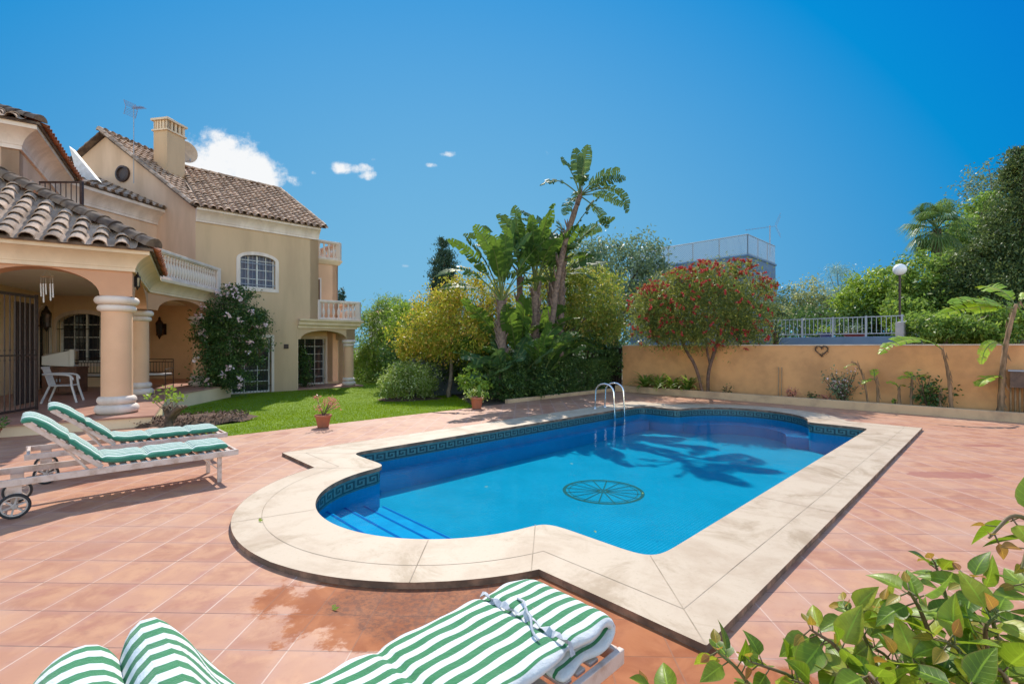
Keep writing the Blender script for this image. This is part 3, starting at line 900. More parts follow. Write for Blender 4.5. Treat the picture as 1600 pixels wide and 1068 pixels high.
# back walls of the porch
bw0 = Vector((-15.6, 16.25, 0)); bw1 = Vector((-13.4, 16.5, 0))
f = Fr(bw0, bw1); mb = MB()
s_a, s_b = .1, 1.75
f.panel(mb, rect(0, f.L, PZ-.02, 3.34), [arch(s_a, s_b, 1.05, 2.35, 2.72)[::-1]], -.3, 0)
mb.build('wall', STUCCO_IN, villa)
window(f, s_a, s_b, 1.05, 2.35, 2.72, w=.13, nx=4, nz=3, bars=11, depth=.2)
lw0 = Vector((-13.2, 10.85, 0)); f = Fr(lw0, bw0); mb = MB()
f.panel(mb, rect(0, f.L, PZ-.02, 3.34), [arch(f.L-1.02, f.L-.32, PZ+.01, 2.45, 2.85)[::-1]], -.3, 0)
mb.build('wall', STUCCO_IN, villa)
window(f, f.L-1.02, f.L-.32, PZ+.01, 2.45, 2.85, w=.13, nx=1, nz=3, bars=5, depth=.2, muntin=IRON, name='arched_door')
mb = MB(); f = Fr(bw1, (-16.3, 20.3)); f.panel(mb, rect(0, f.L, PZ-.02, 3.34), [], -.3, 0)
f = Fr((-16.3, 20.3), (-12.9, 20.4)); f.panel(mb, rect(0, f.L, PZ-.02, 3.34), [], -.3, 0)
mb.build('wall', STUCCO_IN, villa)

# clay barrel tiles
def inpoly(x, y, P):
    c = False; n = len(P)
    for i in range(n):
        x1, y1 = P[i]; x2, y2 = P[i-1]
        if (y1 > y) != (y2 > y) and x < (x2-x1)*(y-y1)/(y2-y1)+x1: c = not c
    return c
def tiled(name, o, edir, up, tan, poly, mat, sp=.30, tl=.36, r=.105, seed=1, base=MORTAR, eave=True, th=.05):
    """poly in (along eave, horizontal run up the slope); o is a 3D point on the eave"""
    rg = random.Random(seed); o = Vector(o); e = edir.normalized(); ck = 1/sqrt(1+tan*tan)
    g = (up.normalized()+ZUP*tan)*ck                # unit vector up the slope
    nrm = e.cross(g); nrm = nrm if nrm.z > 0 else -nrm
    def pt(s, t, h=0.): return o+e*s+up.normalized()*t+ZUP*tan*t+nrm*h
    mb = MB()
    vs = [pt(s, t) for s, t in poly]; n = len(vs)
    mb.add(vs+[v-ZUP*th for v in vs], [tuple(range(n)), tuple(range(2*n-1, n-1, -1))]+[(i, (i+1) % n, (i+1) % n+n, i+n) for i in range(n)], 1)
    smin = min(p[0] for p in poly); smax = max(p[0] for p in poly); tmax = max(p[1] for p in poly); tmin = min(p[1] for p in poly)
    nr = int((smax-smin)/sp)
    for k in range(nr+1):
        s = smin+(k+.5)*sp
        if s > smax: break
        t = tmin-.06; wob = rg.uniform(-.012, .012); first = True
        while t < tmax:
            tm = t+tl*ck*.5
            if inpoly(s, max(tm, .01) if not first else tm+.08, poly):
                r0 = r*rg.uniform(.93, 1.07); r1 = r0*.80
                p0 = pt(s+wob+rg.uniform(-.008, .008), t, .012+rg.uniform(0, .012)); p1 = pt(s+wob, t+tl*ck*1.12, -.02+rg.uniform(0, .01))
                a = []; m = 7
                for p, rr in ((p0, r0), (p1, r1)):
                    for i in range(m):
                        th_ = pi*i/(m-1); a.append(p+e*rr*cos(th_)+nrm*rr*.95*sin(th_))
                for p, rr in ((p0, r0-.016), (p1, r1-.016)):
                    for i in range(m):
                        th_ = pi*i/(m-1); a.append(p+e*rr*cos(th_)+nrm*rr*.95*sin(th_))
                fs = [(i, i+1, i+1+m, i+m) for i in range(m-1)]
                fs += [(i, i+2*m, i+1+2*m, i+1) for i in range(m-1)]
                fs += [(i+2*m, i+3*m, i+1+3*m, i+1+2*m) for i in range(m-1)]
                mb.add(a, fs, 0)
                first = False
            t += tl*ck*.86
        # channel tile between two covers
        s2 = s+sp/2; ts = [tmin+j*.1 for j in range(int((tmax-tmin)/.1)) if inpoly(s2, tmin+j*.1+.02, poly)]
        if ts:
            t0, t1 = ts[0]-.08, ts[-1]+.1; m = 5; a = []
            for t in (t0, t1):
                for i in range(m):
                    th_ = pi+pi*i/(m-1); a.append(pt(s2, t, .055)+e*.085*cos(th_)+nrm*.05*sin(th_))
            mb.add(a, [(i, i+m, i+1+m, i+1) for i in range(m-1)], 0)
    return mb.build(name, [mat, base], villa)
def ridge_cap(p, q, mat, r=.12, step=.3, parent=None, name='ridge_tiles', seed=2):
    rg = random.Random(seed); p = Vector(p); q = Vector(q); L = (q-p).length; d = (q-p)/L; x = d.cross(ZUP).normalized(); y = x.cross(d)
    mb = MB(); k = int(L/step)
    for i in range(k):
        a = p+d*(i*L/k-.02); b = p+d*((i+1)*L/k+.05); vs = []
        for c, rr in ((a, r*rg.uniform(1, 1.1)), (b, r*.85)):
            for j in range(8):
                th = pi*j/7; vs.append(c+x*rr*cos(th)+y*rr*sin(th)+Vector((0, 0, rg.uniform(-.005, .005)-.02)))
        mb.add(vs, [(j, j+1, j+9, j+8) for j in range(7)]+[tuple(range(8))])
    return mb.build(name, mat, parent or villa)

# lower hipped roof over the porch
TN = .607
E0 = C1+(A_-B_)*.36; E0.z = 3.60
L1 = 8.0; rise = 5.2
r1 = tiled('roof', E0, -A_, B_, TN, [(0, 0), (L1, 0), (L1, 3.1), (3.1, 3.1)], TILE_D, sp=.335, tl=.40, r=.125, seed=4)
r2 = tiled('roof', E0, B_, -A_, TN, [(0, 0), (4.4, 0), (4.9, .9), (4.9, 3.0), (3.0, 3.0)], TILE_R, sp=.30, r=.11, seed=5)
ridge_cap(E0+Vector((0, 0, .06)), E0+(B_-A_)*3.1+ZUP*(3.1*TN+.08), MORTAR, .17, .34, r1)
# roof terrace behind it
mb = MB()
te = [C1+(B_-A_)*.4, C2+Vector((.05, -.3, 0)), C3+Vector((.1, 0, 0)), Vector((-11.6, 17.4, 0)), Vector((-13.6, 15.2, 0)), Vector((-12.2, 12, 0))]
mb.prism([(p.x, p.y) for p in te], 3.44, 3.54); mb.build('roof_terrace', PAVE_P, villa)

# balustrades
BALP = [(.035, 0), (.055, .0), (.055, .04), (.03, .07), (.05, .16), (.068, .27), (.052, .38), (.026, .46), (.03, .52), (.05, .55), (.03, .58), (.045, .62), (.05, .66)]
def balustrade(pts, z0, h=.82, sp=.17, mat=TRIMW, posts=True, name='balustrade', k=1.0):
    """plinth, rail, piers and turned balusters along a polyline"""
    base = None
    mb = MB()
    P = [Vector((p[0], p[1], 0)) for p in pts]
    for p, q in zip(P, P[1:]):
        d = (q-p).normalized()
        mb.bar(p-d*.0+ZUP*(z0+.05), q+ZUP*(z0+.05), .19, .10)
    root = mb.build(name, mat, villa)
    mb = MB()
    for p, q in zip(P, P[1:]):
        mb.bar(p+ZUP*(z0+h-.05), q+ZUP*(z0+h-.05), .21, .09)
        mb.bar(p+ZUP*(z0+h-.11), q+ZUP*(z0+h-.11), .15, .035)
    mb.build('rail', mat, root, bevel=.01)
    if posts:
        for p in P:
            mb = MB(); mb.obox(p+ZUP*(z0+h/2-.01), (.105, 0, 0), (0, .105, 0), (0, 0, h/2))
            mb.build('pier', mat, root, bevel=.01)
    bh = h-.22; first = None
    for p, q in zip(P, P[1:]):
        L = (q-p).length; m = int((L-.25)/sp)
        for i in range(m):
            c = p.lerp(q, (.125+(L-.25)*(i+.5)/m)/L)
            if first is None:
                b = MB(); b.lathe([(r*k, z/.66*bh) for r, z in BALP], (0, 0, 0), 10)
                first = b.build('baluster', mat, root, smooth=True); first.location = c+ZUP*(z0+.09)
            else:
                o = first.copy(); COL.objects.link(o); o.location = c+ZUP*(z0+.09)
    return root
bz = 3.56
balustrade([C1+B_*3.1-A_*.05, C2+Vector((.08, -.1, 0))], bz+.02, .80, .16)
balustrade([C2+Vector((.1, .1, 0)), C3+Vector((.05, .1, 0))], bz, .88, .15)

# upper storey above the porch
Uc = Vector((-11.35, 11.0, 0)); 
f = Fr(Uc-A_*5, Uc); mb = MB(); f.panel(mb, rect(0, f.L, 3.9, 6.5), [], -.3, 0)
f2 = Fr(Uc, Uc+B_*4.9); f2.panel(mb, rect(0, f2.L, 3.5, 6.5), [rect(1.0, 1.9, 3.56, 5.6)[::-1]], -.3, 0)
mb.build('wall', STUCCO_PINK, villa)
window(f2, 1.0, 1.9, 3.58, 5.6, 5.6, w=.1, nx=2, nz=4, grille=None, name='terrace_door')
UP = cyma(6.12, 6.66, .36)
mb = MB(); moulding(mb, [Uc-A_*5, Uc, Uc+B_*4.9], UP); mb.build('cornice', TRIMW, villa)
E1 = Uc+(A_-B_)*.42; E1.z = 6.70
r3 = tiled('roof', E1, -A_, B_, .45, [(0, 0), (6, 0), (6, 2.4), (2.4, 2.4)], TILE_D, sp=.30, seed=6)
r4 = tiled('roof', E1, B_, -A_, .45, [(0, 0), (4.75, 0), (4.75, 2.4), (2.4, 2.4)], TILE_R, sp=.24, seed=7)
ridge_cap(E1+Vector((0, 0, .05)), E1+(B_-A_)*2.4+ZUP*(2.4*.45+.05), MORTAR, .13, .32, r3)
# white parapet wedge behind it
mb = MB()
q0 = at(108, 228, 15.6); q1 = at(152, 281, 15.6); q2 = at(122, 281, 15.6)
vs = [q0, q1, q2]; vs += [v+Vector((-.12, .35, 0)) for v in vs]
mb.add(vs, [(0,1,2),(5,4,3),(0,3,4,1),(1,4,5,2),(2,5,3,0)]); mb.build('white_gable', WHITEP, villa)
# small balcony with iron rail
mb = MB(); rl0 = Vector((-11.72, 11.85, 0)); rl1 = Vector((-10.68, 11.85, 0)); rl2 = Vector((-11.6, 13.6, 0))
for p, q in ((rl0, rl1),):
    mb.bar(p+ZUP*5.67, q+ZUP*5.67, .05, .035); mb.bar(p+ZUP*4.75, q+ZUP*4.75, .03, .03)
    L = (q-p).length; m = int(L/.125)
    for i in range(m+1): 
        c = p.lerp(q, i/m); mb.tube([c+ZUP*4.7, c+ZUP*5.66], .011, 6)
mb.bar(rl1+ZUP*4.6, rl1+ZUP*5.69, .06, .06)
mb.build('balcony_rail', IRONB, villa)
mb = MB(); mb.prism([(rl0.x-.3, rl0.y-.05), (rl1.x+.05, rl1.y-.05), (rl2.x+.05, rl2.y), (-12.8, 13.6)], 4.5, 4.68); mb.build('balcony_slab', TRIM, villa)

# link wall with its own lean-to roof
W0 = Vector((-11.4, 17.2, 0))
lk1 = W0+G_*1.45*1.14; lk0 = lk1-C_*3.6
f = Fr(lk0, lk1); mb = MB(); f.panel(mb, rect(0, f.L, 3.4, 6.5), [], -.3, 0); mb.build('wall', STUCCO_PINK, villa)
mb = MB(); moulding(mb, [lk0, lk1], [(o, z-.08) for o, z in UP]); mb.build('cornice', TRIMW, villa)
e = lk1-G_*.36; e.z = 6.62
tiled('roof', e, -C_, G_, .42, [(0, 0), (3.6, 0), (3.6, 3.), (0, 3.)], TILE_D, sp=.26, seed=8, r=.1)

# main block: gable wall and window wall
EZ = 6.58; apx = W0+G_*3.97; apz = 9.52
sl = (apz-EZ)/3.97
f = Fr(W0+G_*6.0, W0); mb = MB()
f.panel(mb, [(0, 3.3), (6.0, 3.3), (6.0, EZ-.02), (6.0-3.97, apz-.05), (0, apz-.05-2.03*.62)], [], -.3, 0)
mb.build('wall', STUCCO_PINK, villa)
W1 = W0+U*4.43; WB = W0+U*3.62      # upper and lower right corners
zg = -.24
f = Fr(W0, W1)
ws0 = ((.0)); mb = MB()
# window seen at x 372-434, door at 385-428
def s_at(px):   # parameter along the window wall seen at a photo column
    k = (px-800)/F; return (k*W0.y-W0.x)/(U.x-k*U.y)
wa, wb = s_at(375), s_at(430); da, db = s_at(362), s_at(424); cb = s_at(465)
outer = [(0, zg), (cb, zg), (cb, 2.62), (f.L, 2.62), (f.L, EZ-.05), (0, EZ-.05)]
Yw = (W0+U*(wa+wb)/2).y
def z_at(py, s): return H+(541-py)/F*(W0+U*s).y
wz0, wzs, wzt = z_at(450, (wa+wb)/2), z_at(407, (wa+wb)/2), z_at(399, (wa+wb)/2)
dz1 = z_at(527, db)
f.panel(mb, outer, [arch(wa, wb, wz0, wzs, wzt)[::-1], rect(da, db, zg+.04, dz1)[::-1]], -.35, 0)
mb.build('wall', STUCCO, villa)
window(f, wa, wb, wz0, wzs, wzt, w=.13, nx=4, nz=3, bars=10, glass=CURT, depth=.18, grille=GREYM, barw=.014)
window(f, da, db, zg+.04, dz1, dz1, w=.10, nx=3, nz=5, bars=12, glass=GLASS, depth=.2, grille=IRON, name='tall_window')
mb = MB(); MP = cyma(EZ-.48, EZ, .28)
moulding(mb, [W0-U*.0, W1], MP); mb.build('cornice', TRIMW, villa)
# right hand side wall of the upper floor
f3 = Fr(W1, W1+Vv*6); mb = MB(); f3.panel(mb, rect(0, 6, 2.62, EZ), [], -.35, 0); mb.build('wall', STUCCO, villa)
# roofs of the main block
eo = W0-Vv*.32; eo.z = EZ+.04
# plane over the window wall
def onp(px, py):
    n = Vector((-Vv.x*.6, -Vv.y*.6, 1)).normalized()
    p = rayplane(px, py, eo, n); r = p-eo
    return (r.dot(U), Vector((r.x, r.y, 0)).dot(Vv))
pr = [onp(287, 262), onp(438, 297)]
poly = [(-.15, 0), (f.L+.18, 0), (f.L+.18, .2), pr[1], pr[0]]
r5 = tiled('roof', eo, U, Vv, .6, poly, TILE, sp=.25, tl=.34, r=.10, seed=9)
def P5(s, t): return eo+U*s+Vv*t+ZUP*.6*t
ridge_cap(P5(*pr[0])+ZUP*.05, P5(*pr[1])+ZUP*.05, TILE, .11, .3, r5)
ridge_cap(P5(*pr[1])+ZUP*.05, P5(f.L+.18, .1)+ZUP*.05, TILE, .10, .3, r5, seed=5)
# gabled plane to its left
go = W0-G_*.05-C_*.22; go.z = EZ+.06
r6 = tiled('roof', go, C_, G_, sl, [(0, 0), (.25, 0), (3.2, 3.9), (3.2, 4.0), (0, 4.0)], TILE, sp=.24, tl=.33, r=.10, seed=10)
r7 = tiled('roof', go+G_*7.02+ZUP*(4.0*sl-3.0*.62-.02), C_, -G_, .62, [(0, 0), (3.2, 0), (3.2, 3.0), (0, 3.0)], TILE_D, sp=.26, seed=11)
ridge_cap(go+G_*4.02+ZUP*(4.0*sl+.06), go+G_*4.02+C_*3.2+ZUP*(4.0*sl+.06), TILE_D, .12, .3, r6)
ridge_cap(go+ZUP*.05, go+G_*4.0+ZUP*(4.0*sl+.05), TILE_D, .10, .3, r6, 'verge_tiles')
# tower wall behind the chimney: keep the house closed from the side
mb = MB(); fb = Fr(W1+Vv*6, W0+G_*6+Vv*4); fb.panel(mb, rect(0, fb.L, 0, EZ), [], -.3, 0); mb.build('wall', STUCCO, villa)

# chimney
npl = Vector((-G_.x*sl, -G_.y*sl, 1)).normalized()
cc = rayplane(261, 272, go, npl); sc = cc.y/F
ch_top = H+(541-203)/F*cc.y
dl = G_; dr = C_                         # faces run along the gable and along the ridge
wl = .62; wr = .80
c0 = cc+dl*wl/2+dr*wr/2; zb0 = cc.z-.5
mb = MB(); mb.obox((c0.x, c0.y, (zb0+ch_top)/2), dl*wl/2, dr*wr/2, ZUP*(ch_top-zb0)/2)
chim = mb.build('chimney', STUCCO, villa)
mb = MB(); c = Vector((c0.x, c0.y, 0))
mb.obox(c+ZUP*(ch_top+.03), dl*(wl/2+.05), dr*(wr/2+.05), ZUP*.03)
zt0 = ch_top+.06; zt1 = zt0+.34
for i in range(5):
    for sg in (-1, 1):
        if i in (0, 4): w = .10
        else: w = .075
        o = -1+2*i/4
        mb.obox(c+dl*(o*(wl/2-.05))+dr*sg*(wr/2-.04)+ZUP*(zt0+zt1)/2, dl*w/2, dr*.04, ZUP*(zt1-zt0)/2)
        mb.obox(c+dr*(o*(wr/2-.05))+dl*sg*(wl/2-.04)+ZUP*(zt0+zt1)/2, dr*w/2, dl*.04, ZUP*(zt1-zt0)/2)
mb.obox(c+ZUP*(zt1+.04), dl*(wl/2+.07), dr*(wr/2+.07), ZUP*.04)
mb.build('chimney_cap', TRIM, chim)
mb = MB(); mb.obox(c+ZUP*(zt0+.15), dl*(wl/2-.12), dr*(wr/2-.12), ZUP*.15); mb.build('flue', IRON, chim)
mb = MB(); k_ = [c+dl*a*(wl/2+.02)+dr*b*(wr/2+.02)+ZUP*(zt1+.08) for a, b in ((-1,-1),(1,-1),(1,1),(-1,1))]; tp = c+ZUP*(zt1+.30)
mb.add(k_+[tp-dr*.1, tp+dr*.1], [(0,1,4),(1,2,5,4),(2,3,5),(3,0,4,5),(3,2,1,0)]); mb.build('chimney_roof', TILE_D, chim)
# round vent with dry growth on the gable wall
fg = Fr(W0+G_*6.0, W0)
def g_s(px):
    k = (px-800)/F; o = W0; t = (k*o.y-o.x)/(G_.x-k*G_.y); return t
tv = g_s(193); vz = H+(541-272)/F*(W0+G_*tv).y; vc = W0+G_*tv+ZUP*vz+Vector((0, 0, 0))
mb = MB(); nn = -C_
ax = G_
vs = []; 
for rr, dd in ((.30, .0), (.30, .08), (.22, .10), (.20, .04)):
    for i in range(20):
        a = 2*pi*i/20; vs.append(vc+ax*rr*cos(a)+ZUP*rr*sin(a)+nn*dd)
mb.add(vs, [(j*20+i, j*20+(i+1) % 20, (j+1)*20+(i+1) % 20, (j+1)*20+i) for j in range(3) for i in range(20)]+[tuple(range(60, 80))])
mb.build('round_vent', IRONB, villa)

# right end: garden porch, balcony over it, small tower
Q0 = W0+U*cb; bq1 = W0+U*(s_at(566))
YQ = (Q0+bq1)*.5
f = Fr(Q0, bq1); mb = MB()
col_s = s_at(548)-cb
zb_ = z_at(531, s_at(548)); zs_ = H+(541-533)/F*(W0+U*s_at(548)).y
out = [(0, 1.9), (.12, 1.9)]
for i in range(1, 16):
    th = pi*i/16; out.append((.12+(col_s-.3)/2*(1-cos(th)), 1.9+.38*sin(th)))
out += [(col_s-.18, 1.9), (col_s+.2, 1.9), (col_s+.2, 2.5), (0, 2.5)]
f.panel(mb, out, [], -.4, 0)
fs = Fr(f.p(col_s+.2, 0), f.p(col_s+.2, 0)+Vv*1.9); fs.panel(mb, rect(0, 1.9, 1.9, 2.5), [], -.4, 0)
mb.build('wall', STUCCO, villa)
mb = MB()
moulding(mb, [Q0+U*.0, f.p(col_s+.22, 0), f.p(col_s+.22, 0)+Vv*2.2], [(-.05, 2.36), (.05, 2.36), (.07, 2.46), (.16, 2.50), (.19, 2.62), (.26, 2.66), (.28, 2.74), (-.4, 2.74), (-.4, 2.5), (-.05, 2.5)])
mb.build('cornice', TRIM, villa)
column(f.p(col_s, 0, -.2), .21, -.14, 1.9)
mb = MB(); e0 = f.p(-.0, 0, .03); e1 = f.p(col_s+.55, 0, .1)
mb.prism([(p.x, p.y) for p in (e0, e1, e1+Vv*2.3, e0+Vv*2.3)], -.5, -.14); mb.build('porch_floor', PAVE_P, villa)
mb = MB(); e0 = f.p(0, 0, -.0); e1 = f.p(col_s+.2, 0, -.0)
mb.prism([(p.x, p.y) for p in (e0, e1, e1+Vv*2.3, e0+Vv*2.3)], 2.5, 2.73); mb.build('balcony_slab', TRIM, villa)
# inner walls of that porch with its grilled door
i0 = Q0+Vv*1.7; fi = Fr(i0, i0+U*2.6); mb = MB()
def s_in(px):
    k = (px-800)/F; return (k*i0.y-i0.x)/(U.x-k*U.y)
d0, d1, d2 = s_in(462), s_in(508), s_in(537)
fi.panel(mb, rect(-.3, d2, -.2, 2.5), [rect(d0, d1, -.13, 1.95)[::-1]], -.25, 0)
fi2 = Fr(fi.p(d2, 0), fi.p(d2, 0)+Vv*3); fi2.panel(mb, rect(0, 3, -.2, 2.5), [], -.25, 0)
fw = Fr(Q0, i0); fw.panel(mb, rect(0, 1.7, -.3, 2.5), [], -.0, .02)
mb.build('wall', STUCCO_IN, villa)
window(fi, d0, d1, -.13, 1.95, 1.95, w=.12, nx=3, nz=6, bars=9, depth=.14, grille=IRONB, name='grilled_door', muntin=WHITEP)
# upper balcony balustrade (lower one)
balustrade([W1+Vv*.1+U*.02, f.p(col_s+.32, 0, .05), f.p(col_s+.32, 0, .05)+Vv*2.2], 2.74, .86, .19, TRIMW)
# set-back tower with a round terrace on top
t0 = W1+Vv*1.1; 
def s_t(px):
    k = (px-800)/F; return (k*t0.y-t0.x)/(U.x-k*U.y)
tw = s_t(528)
ft = Fr(t0, t0+U*tw); mb = MB()
zt_ = H+(541-408)/F*(t0+U*tw).y
ft.panel(mb, rect(-.2, tw, 2.7, zt_), [rect(.12, .5, 2.76, 4.6)[::-1]], -.25, 0)
ft2 = Fr(t0+U*tw, t0+U*tw+Vv*3.); ft2.panel(mb, rect(0, 3., 0, zt_), [], -.25, 0)
mb.build('wall', STUCCO_C, villa)
window(ft, .12, .5, 2.76, 4.6, 4.6, w=.07, nx=1, nz=3, grille=None, name='balcony_door', muntin=IRON)
mb = MB(); moulding(mb, [t0-U*.2, t0+U*tw, t0+U*tw+Vv*3.], [(-.02, zt_-.22), (.05, zt_-.2), (.14, zt_-.06), (.16, zt_), (-.2, zt_), (-.2, zt_-.2)]); mb.build('cornice', TRIM, villa)
balustrade([t0-U*.2-Vv*.02, t0+U*(tw+.02)-Vv*.02, t0+U*(tw+.02)+Vv*2.2], zt_, .85, .19, TRIMW)
mb = MB(); mb.prism([(p.x, p.y) for p in (t0-U*.3, t0+U*tw, t0+U*tw+Vv*3, t0-U*.3+Vv*3)], zt_-.12, zt_-.01); mb.build('tower_terrace', PAVE_P, villa)
# tile canopy beside the balcony door and plaque on the wall
mb = MB(); pc = at(447, 541, (W0+U*s_at(447)).y); fr0 = Fr(W0, W1); ss = s_at(447)
fr0.box(mb, ss-.09, ss+.09, pc.z-.09, pc.z+.09, -.01, .025); fr0.box(mb, ss-.06, ss+.06, pc.z-.06, pc.z+.06, .02, .035)
pq = mb.build('wall_plaque', IRONB, None); tag(pq, 'small square dark terracotta plaque on the cream wall beside the tall window', 'plaque')
# gate at the porch: two iron leaves
gate_l = Vector((-10.0, 9.55, 0)); gate_r = Vector((-10.35, 10.4, 0))
gl = gp(-6, 651, PZ); gr = gp(58, 640, PZ)
fgt = Fr(gl, gr); mb = MB(); L = fgt.L
gt = 2.48
for z0, z1 in ((PZ+.03, PZ+.08), (PZ+gt-.06, PZ+gt), (PZ+1.18, PZ+1.21)): fgt.box(mb, 0, L, z0, z1, -.018, .018)
for s in (.02, L-.02): fgt.box(mb, s-.022, s+.022, PZ, PZ+gt+.02, -.022, .022)
root = mb.build('porch_gate', IRONB, villa)
mb = MB()
for i in range(8):
    s = L*(i+.5)/8; mb.tube([fgt.p(s, PZ+.05), fgt.p(s, PZ+gt-.03)], .011, 6)
    for z in (1.1, 1.3): mb.lathe([(.0, -.03), (.022, 0), (0, .03)], fgt.p(s, PZ+z), 6)
mb.build('bars', IRONB, root)
gl2 = gp(4, 640, PZ)+Vector((-.1, .35, 0)); gr2 = gp(38, 632, PZ)+Vector((0, .25, 0)); f4 = Fr(gl2, gr2); mb = MB(); L = f4.L
f4.box(mb, 0, L, PZ+.05, PZ+2.4, -.02, .02); mb.build('shutter', plain('dark_shutter', (.035,.024,.024), (.06,.04,.035), 12, .6), root)
mb = MB()
for i in range(9): s = L*(i+.5)/9; f4.box(mb, s-.012, s+.012, PZ+.06, PZ+2.38, .02, .034)
mb.build('shutter_bars', IRONB, root)
# ------------------------------------------------------------------ sun loungers
def stripes(name, green, white, per=.068, ph=0., dirt=.12, edge=.262, ecol=None):
    t = NT(name)
    sep = t.n('ShaderNodeSeparateXYZ'); t.l(t.co, sep.inputs[0])
    side = t.ramp(t.math('ABSOLUTE', sep.outputs[1]), edge, edge+.003)
    w = t.math('MULTIPLY_ADD', t.noise(7, 3), .008, -.004)
    y = t.math('ADD', sep.outputs[1], w)
    fr = t.math('FRACT', t.math('ADD', t.math('DIVIDE', y, per), 10+ph))
    m = t.ramp(t.math('ABSOLUTE', t.math('SUBTRACT', fr, .5)), .245, .262)
    col = t.mix(m, green, white)
    col = t.mix(side, col, ecol or green)
    col = t.mix(t.math('MULTIPLY', t.ramp(t.noise(9, 6, .7), .45, .8), dirt), col, (.30, .27, .22))
    spots = t.ramp(t.noise(55, 2, .5), .735, .76)
    col = t.mix(t.math('MULTIPLY', spots, .6), col, (.35, .22, .15))
    t.base(col); t.rough(.85); t.b.inputs['Specular IOR Level'].default_value = .2
    t.b.inputs['Sheen Weight'].default_value = .2
    t.bump(t.math('ADD', t.noise(16, 5, .6), t.math('MULTIPLY', t.noise(300, 2), .15)), .7, .018)
    return t.m
STR_A = stripes('striped_canvas_faded', (.045, .21, .13), (.62, .66, .60), .074, .05, edge=.247)
STR_B = stripes('striped_canvas', (.045, .22, .085), (.76, .76, .73), .0675, .22, .10, edge=.247, ecol=(.62, .63, .62))
TIE = plain('canvas_tie', (.55,.56,.58), (.42,.44,.47), 30, .8, .4, 60)

def cushion(name, path, w, t, pinch, mat, parent=None, seed=1, step=.018, wob=.006, tie=()):
    """padded cushion swept along a path of (x, z) points; pinch = arc lengths of the quilting seams"""
    rg = np.random.default_rng(seed)
    P = [Vector((x, 0, z)) for x, z in path]; P = sm(P, 3)
    cum = [0.]
    for a, b in zip(P, P[1:]): cum.append(cum[-1]+(b-a).length)
    Ltot = cum[-1]; n = int(Ltot/step)
    def at_s(s):
        i = max(0, min(len(P)-2, int(np.searchsorted(cum, s, 'right')-1)))
        return P[i].lerp(P[i+1], (s-cum[i])/max(1e-6, cum[i+1]-cum[i]))
    M = 44; vs = []; fs = []
    ph = rg.uniform(0, 6, 6)
    for i in range(n+1):
        s = Ltot*i/n; p = at_s(s); d = (at_s(min(Ltot, s+.01))-at_s(max(0, s-.01))).normalized()
        nr = Vector((-d.z, 0, d.x))
        th = t; ww = w
        for c in pinch:
            g = math.exp(-((s-c)/.022)**2); th *= 1-.55*g; ww *= 1-.035*g
        e = min(s, Ltot-s)
        k = min(1, e/.035); th *= .25+.75*sqrt(1-(1-k)**2); ww *= .965+.035*sqrt(1-(1-k)**2)
        for j in range(M):
            a = 2*pi*j/M; ca, sa = cos(a), sin(a)
            y = ww/2*math.copysign(abs(ca)**.42, ca); h = th/2*math.copysign(abs(sa)**.75, sa)
            # shallow channels run along the seams between panels of padding
            puff = 1+.05*cos(y*2*pi/.18)*abs(sa)
            y += wob*sin(s*23+ph[0]+j*.2)*abs(ca)**4
            h = h*puff+wob*.5*sin(s*31+ph[1])*sin(y*17+ph[2])
            q = p+nr*h; vs.append((q.x, y, q.z))
    for i in range(n):
        for j in range(M):
            a = i*M+j; b = i*M+(j+1) % M; fs.append((a, a+M, b+M, b))
    fs.append(tuple(range(M))); fs.append(tuple(n*M+j for j in range(M))[::-1])
    mb = MB(); mb.add(vs, fs)
    o = mb.build(name, mat, parent, smooth=True, world=False)
    for (s, sz) in tie:
        p = at_s(s); d = (at_s(s+.01)-at_s(s-.01)).normalized(); nr = Vector((-d.z, 0, d.x)); rr = random.Random(5)
        if nr.z < 0: nr = -nr
        mb = MB(); hw = .014; K = 30; ring_ = []
        for j in range(K+1):
            y = -w/2-.012+(w+.024)*j/K
            lift = t*.5*.62+.012+.008*sin(j*1.9)+(.02*math.exp(-((j-K*.45)/2.2)**2))
            if j in (0, K): lift = -.01
            ring_.append((p+nr*lift+Vector((0, y, 0)), 0))
        tw = [sin(j*.8)*.9 for j in range(K+1)]
        for j in range(K):
            a, b = ring_[j][0], ring_[j+1][0]
            va = d*hw*cos(tw[j])+nr*hw*sin(tw[j]); vb = d*hw*cos(tw[j+1])+nr*hw*sin(tw[j+1])
            mb.add([a-va, b-vb, b+vb, a+va], [(0, 1, 2, 3)]); mb.add([a-va+nr*.002, a+va+nr*.002, b+vb+nr*.002, b-vb+nr*.002], [(0, 1, 2, 3)])
        m0 = ring_[int(K*.45)][0]+nr*.012
        for k in (-1, 1):
            mb.tube(sm([m0, m0+Vector((.03*k, .05*k, .012)), m0+Vector((.07*k, .09*k, -.01)), m0+Vector((.08*k, .14*k, -.02))], 2), .006, 5)
        mb.build('tie', TIE, o, world=False, smooth=True)
    return o

